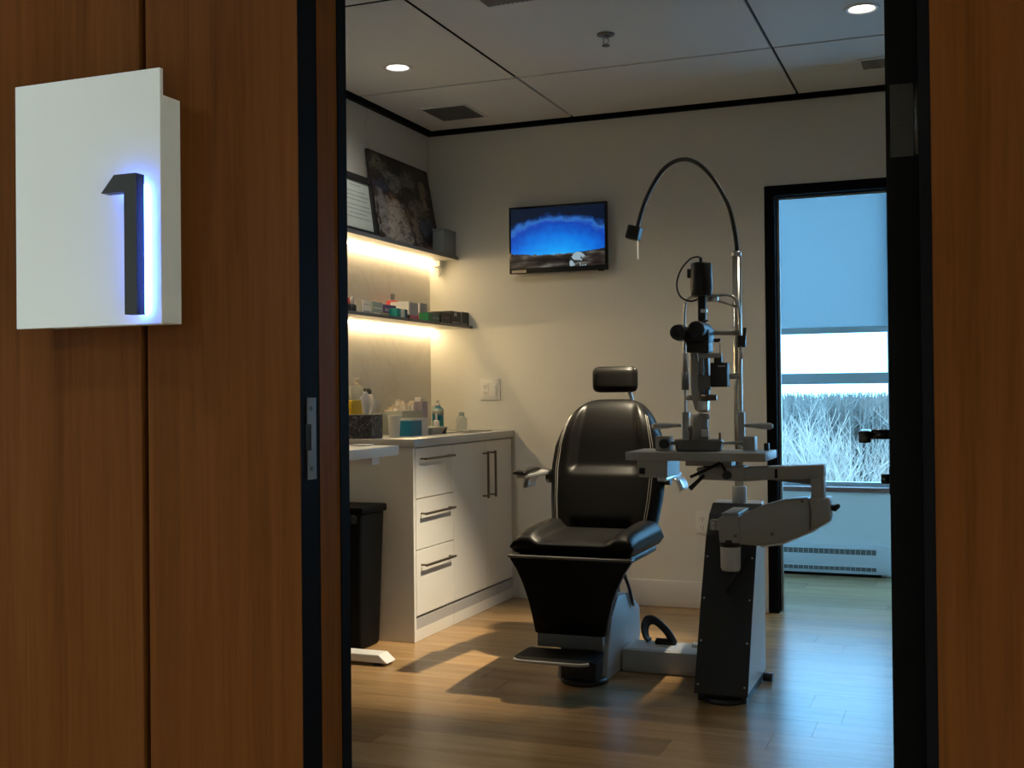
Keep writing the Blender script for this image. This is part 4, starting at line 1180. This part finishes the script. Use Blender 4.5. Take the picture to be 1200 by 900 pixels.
# ------------------------------------------------------------------ slit lamp on the table
sl = thing('slit_lamp', 'slit lamp microscope with chin rest frame standing on the instrument table', 'slit lamp', (-.87, 4.08, TZ))
sdp = 4.10
def Z(px, py, d=sdp): return ond(px, py, d)
def rod(name, pts, r_, mat, par=None, n=10): return MB().tube(pts, r_, n).build(name, mat, par or sl)
def vbar(name, x_, y0, y1, r_, mat, d=sdp, par=None, n=14):
    a = ond(x_, (y0 + y1) / 2, d); z0, z1 = ond(x_, y1, d).z, ond(x_, y0, d).z
    return MB().cyl((a.x, d, max(z0, TZ)), (a.x, d, z1), r_, n=n).build(name, mat, par or sl)
def fbx(name, x0, x1, y0, y1, d0, d1, mat, par=None, bev=.002, seg=2):
    xa, xb = ond(x0, (y0 + y1) / 2, d0).x, ond(x1, (y0 + y1) / 2, d0).x
    za, zb = ond((x0 + x1) / 2, y1, d0).z, ond((x0 + x1) / 2, y0, d0).z
    return B(xa, xb, d0, d1, za, zb).build(name, mat, par or sl, bev, seg)
# chin rest frame (far side of the table)
cd_ = 4.14
fr = MB()
fr.tube(arc([Z(803.5, 510, cd_), Z(803, 450, cd_), Z(802, 400, cd_), Z(802, 368, cd_), Z(804, 354, cd_), Z(812, 348, cd_), Z(830, 347, cd_), Z(853, 346, cd_), Z(862, 351, cd_), Z(866, 364, cd_), Z(867, 391, cd_), Z(867.5, 450, cd_), Z(868.5, 512, cd_)], 90), .0055, 10)
fr = fr.build('chin_rest_frame', 'steel', sl)
fbx('frame_foot', 799.5, 807.5, 483, 524.5, cd_ - .014, cd_ + .014, 'device_grey')
fbx('frame_foot', 864.5, 872, 483, 524.5, cd_ - .014, cd_ + .014, 'device_grey')
vbar('height_knob', 803, 414, 440, .010, 'device_grey', cd_); vbar('height_collar', 803, 436, 457, .014, 'device_dark_grey', cd_)
rod('forehead_band', [Z(803, 390, cd_), Z(832, 390, cd_ - .012), Z(848, 390, cd_ - .012), Z(866, 390, cd_)], .0095, 'device_grey')
rod('frame_brace', [Z(841, 353, cd_), Z(853, 356, cd_), Z(864, 360, cd_)], .004, 'steel')
fbx('brace_plate', 828, 841, 347, 353.5, cd_ - .01, cd_ + .01, 'steel')
rod('chin_rest_bar', [Z(845, 441, cd_ - .01), Z(868, 441, cd_)], .011, 'device_grey')
fbx('eye_level_clamp', 864, 873, 393, 407, cd_ - .016, cd_ + .012, 'black_plastic')
rod('fixation_lever', [Z(871.5, 400, cd_ - .02), Z(873, 384, cd_ - .025)], .006, 'black_plastic')
rod('fixation_arm', [Z(868, 406, cd_ - .02), Z(869.5, 421, cd_ - .02)], .004, 'steel')
for (xa, xb) in ((798.5, 764), (872, 906)):
    k = 1 if xb > xa else -1
    gpts = [Z(xa, 498.5, cd_), Z(xa + k * 10, 498.7, cd_), Z(xa + k * 18, 499, cd_), Z(xb - k * 4, 499.5, cd_), Z(xb, 499.5, cd_)]
    rod('grip', gpts, [.006, .008, .0115, .0125, .007], 'device_grey', None, 14)
# rail blocks, slide base and column (near side)
bd_ = 4.02
for a, b in ((768, 784.5), (870.5, 884)):
    fbx('rail_block', a, b, 511.5, 528.3, bd_, bd_ + .06, 'device_grey')
a = Z(779, 520, bd_ - .004)
MB().cyl((a.x, bd_ - .022, a.z), (a.x, bd_, a.z), .017, n=16).build('rail_knob', 'black_plastic', sl)
rod('rail', [Z(784, 519, bd_ + .03), Z(871, 519, bd_ + .03)], .0065, 'steel')
bs = MB(); c0 = Z(817, 520, bd_); n = 40; hw = (Z(845, 520, bd_).x - Z(789, 520, bd_).x) / 2
prof = [(hw * .9, TZ + .001), (hw * .96, TZ + .006), (hw, TZ + .036), (hw * .97, TZ + .042)]
vs = [(c0.x + r_ * abs(math.cos(t)) ** .7 * (1 if math.cos(t) > 0 else -1), bd_ + .03 + r_ * .62 * abs(math.sin(t)) ** .7 * (1 if math.sin(t) > 0 else -1), z_) for r_, z_ in prof for t in [2 * math.pi * k / n for k in range(n)]]
fs = [(i * n + k, i * n + (k + 1) % n, (i + 1) * n + (k + 1) % n, (i + 1) * n + k) for i in range(3) for k in range(n)] + [tuple(range(n))[::-1], tuple(range(3 * n, 4 * n))]
bs.add(vs, fs); bs.build('slide_base', 'device_dark_grey', sl, 0)
vbar('peg', 843.5, 507, 516, .004, 'brushed_bronze', bd_ + .02)
cz = TZ + .04
c1 = Z(819, 500, bd_ + .03)
MB().lathe((c1.x, bd_ + .03, cz), [(.034, 0), (.034, .05), (.032, .082), (.024, .09)], 28).build('column', 'device_grey', sl)
fbx('column_window', 822, 830, 503, 512, bd_ - .012, bd_, 'white_plastic')
jx = Z(812, 500, bd_).x
MB().tube([(jx, bd_ - .045, cz), (jx + .004, bd_ - .05, cz + .03), (jx, bd_ - .055, cz + .05)], [.006, .007, .010], 12).build('joystick', 'device_dark_grey', sl)
# crescent microscope arm
cres = [(809, 414), (815, 414), (818, 430), (818.5, 450), (821, 466), (826, 474), (830, 476), (828, 483), (820, 484), (814, 480), (810.5, 466), (809, 444)]
MB().prism(poly_px(cres, bd_), 'y', bd_ + .0, bd_ + .035).build('microscope_arm', 'device_grey', sl, .003, 2)
fbx('illumination_arm', 819, 824, 412, 470, bd_ + .02, bd_ + .05, 'device_grey'); fbx('illumination_slide', 825, 830, 412, 472, bd_ + .015, bd_ + .045, 'device_dark_grey')
fbx('slit_dial', 818, 832, 440, 457, bd_ - .004, bd_ + .018, 'device_dark_grey')
rod('angle_knob', [Z(822, 466, bd_ - .01), Z(840, 466, bd_ - .01)], [.013, .010], 'brushed_bronze', None, 14)
rod('angle_knob', [Z(804, 466, bd_ + .01), Z(812, 466, bd_ + .01)], [.010, .010], 'device_grey', None, 14)
fbx('prism_cover', 818, 829, 470, 481, bd_ - .02, bd_ + .02, 'aluminium')
q = MB().lathe(Z(823, 487, bd_ + .03), [(.026, -.012), (.026, .0), (.02, .008)], 24).build('pivot_head', 'device_grey', sl)
# microscope head with two eyepieces turned to the examiner
md = bd_
mb_ = MB()
q0 = Z(815, 394, md)
n = 24
prof = []
mpoly = [(804, 386), (810, 378), (816, 376), (825, 378), (830, 386), (830, 398), (826, 407), (815, 411), (805, 408), (801, 398)]
mh = MB().prism(poly_px(mpoly, md - .02), 'y', md - .02, md + .09).build('microscope_body', 'black_plastic', sl, .006, 2)
for ex, ey in ((797, 390), (818, 386)):
    a = ond(ex, ey, md - .05)
    ep = MB().tube([(a.x + .006, md + .0, a.z + .0), (a.x, md - .045, a.z), (a.x, md - .047, a.z), (a.x - .002, md - .085, a.z)], [.024, .024, .030, .027], 24).build('eyepiece', 'black_plastic', mh)
    MB().cyl((a.x - .002, md - .0852, a.z), (a.x - .002, md - .087, a.z), .017, n=20).build('eye_lens', 'black_gloss', ep)
fbx('magnification_drum', 804, 830, 400, 413, md - .035, md + .05, 'black_plastic', None, .005)
fbx('lever_block', 836, 844, 396.5, 401, md, md + .012, 'black_plastic'); rod('lever_rod', [Z(843.5, 400, md), Z(844, 418, md)], .002, 'steel')
fbx('yoke', 818, 845, 414, 419.5, md, md + .02, 'device_grey')
fbx('camera_box', 832.5, 852, 425, 453.5, md, md + .05, 'black_plastic', None, .003); fbx('camera_mount', 836.5, 845, 418, 425.3, md + .005, md + .04, 'black_plastic')
fbx('camera_label', 841, 850, 428, 430, md - .0008, md, 'device_grey', None, 0)
# illumination tower
td = bd_ + .045
neck = fbx('lamp_neck', 818, 826.5, 346, 386, td - .012, td + .012, 'black_plastic')
rod('neck_rod', [Z(818, 348, td), Z(818.6, 374, td)], .004, 'steel')
fbx('neck_clip', 821, 828, 362, 366.5, td - .02, td, 'steel'); rod('filter_lever', [Z(824, 377, td - .02), Z(830, 375.5, td - .02)], .004, 'black_plastic')
a = ond(822, 330, td); z0, z1 = ond(822, 347, td).z, ond(822, 308, td).z
hs = MB().lathe((a.x, td, z0), [(.034, 0), (.037, .004), (.0395, .03), (.037, z1 - z0 - .005), (.034, z1 - z0)], 28).build('lamp_housing', 'black_plastic', sl)
fbx('housing_knob', 805, 811, 315, 325.5, td - .01, td + .01, 'black_plastic', hs)
rod('cable_gland', [Z(821.5, 308.5, td), Z(821, 301.5, td)], .006, 'black_plastic', hs)
cpts = [Z(x_, y_, td) for x_, y_ in ((821, 303), (817.5, 301), (809, 303.5), (799, 314.5), (793.5, 329), (794, 340.5), (799, 349), (809, 353), (817.5, 351))]
rod('lamp_cable', arc(cpts, 40), .0032, 'black_plastic', None, 8)
fbx('cable_clip', 895, 900.5, 519.5, 528.3, 4.06, 4.09, 'black_plastic')

for o in list(bpy.data.objects):
    if '_org' in o: del o['_org']
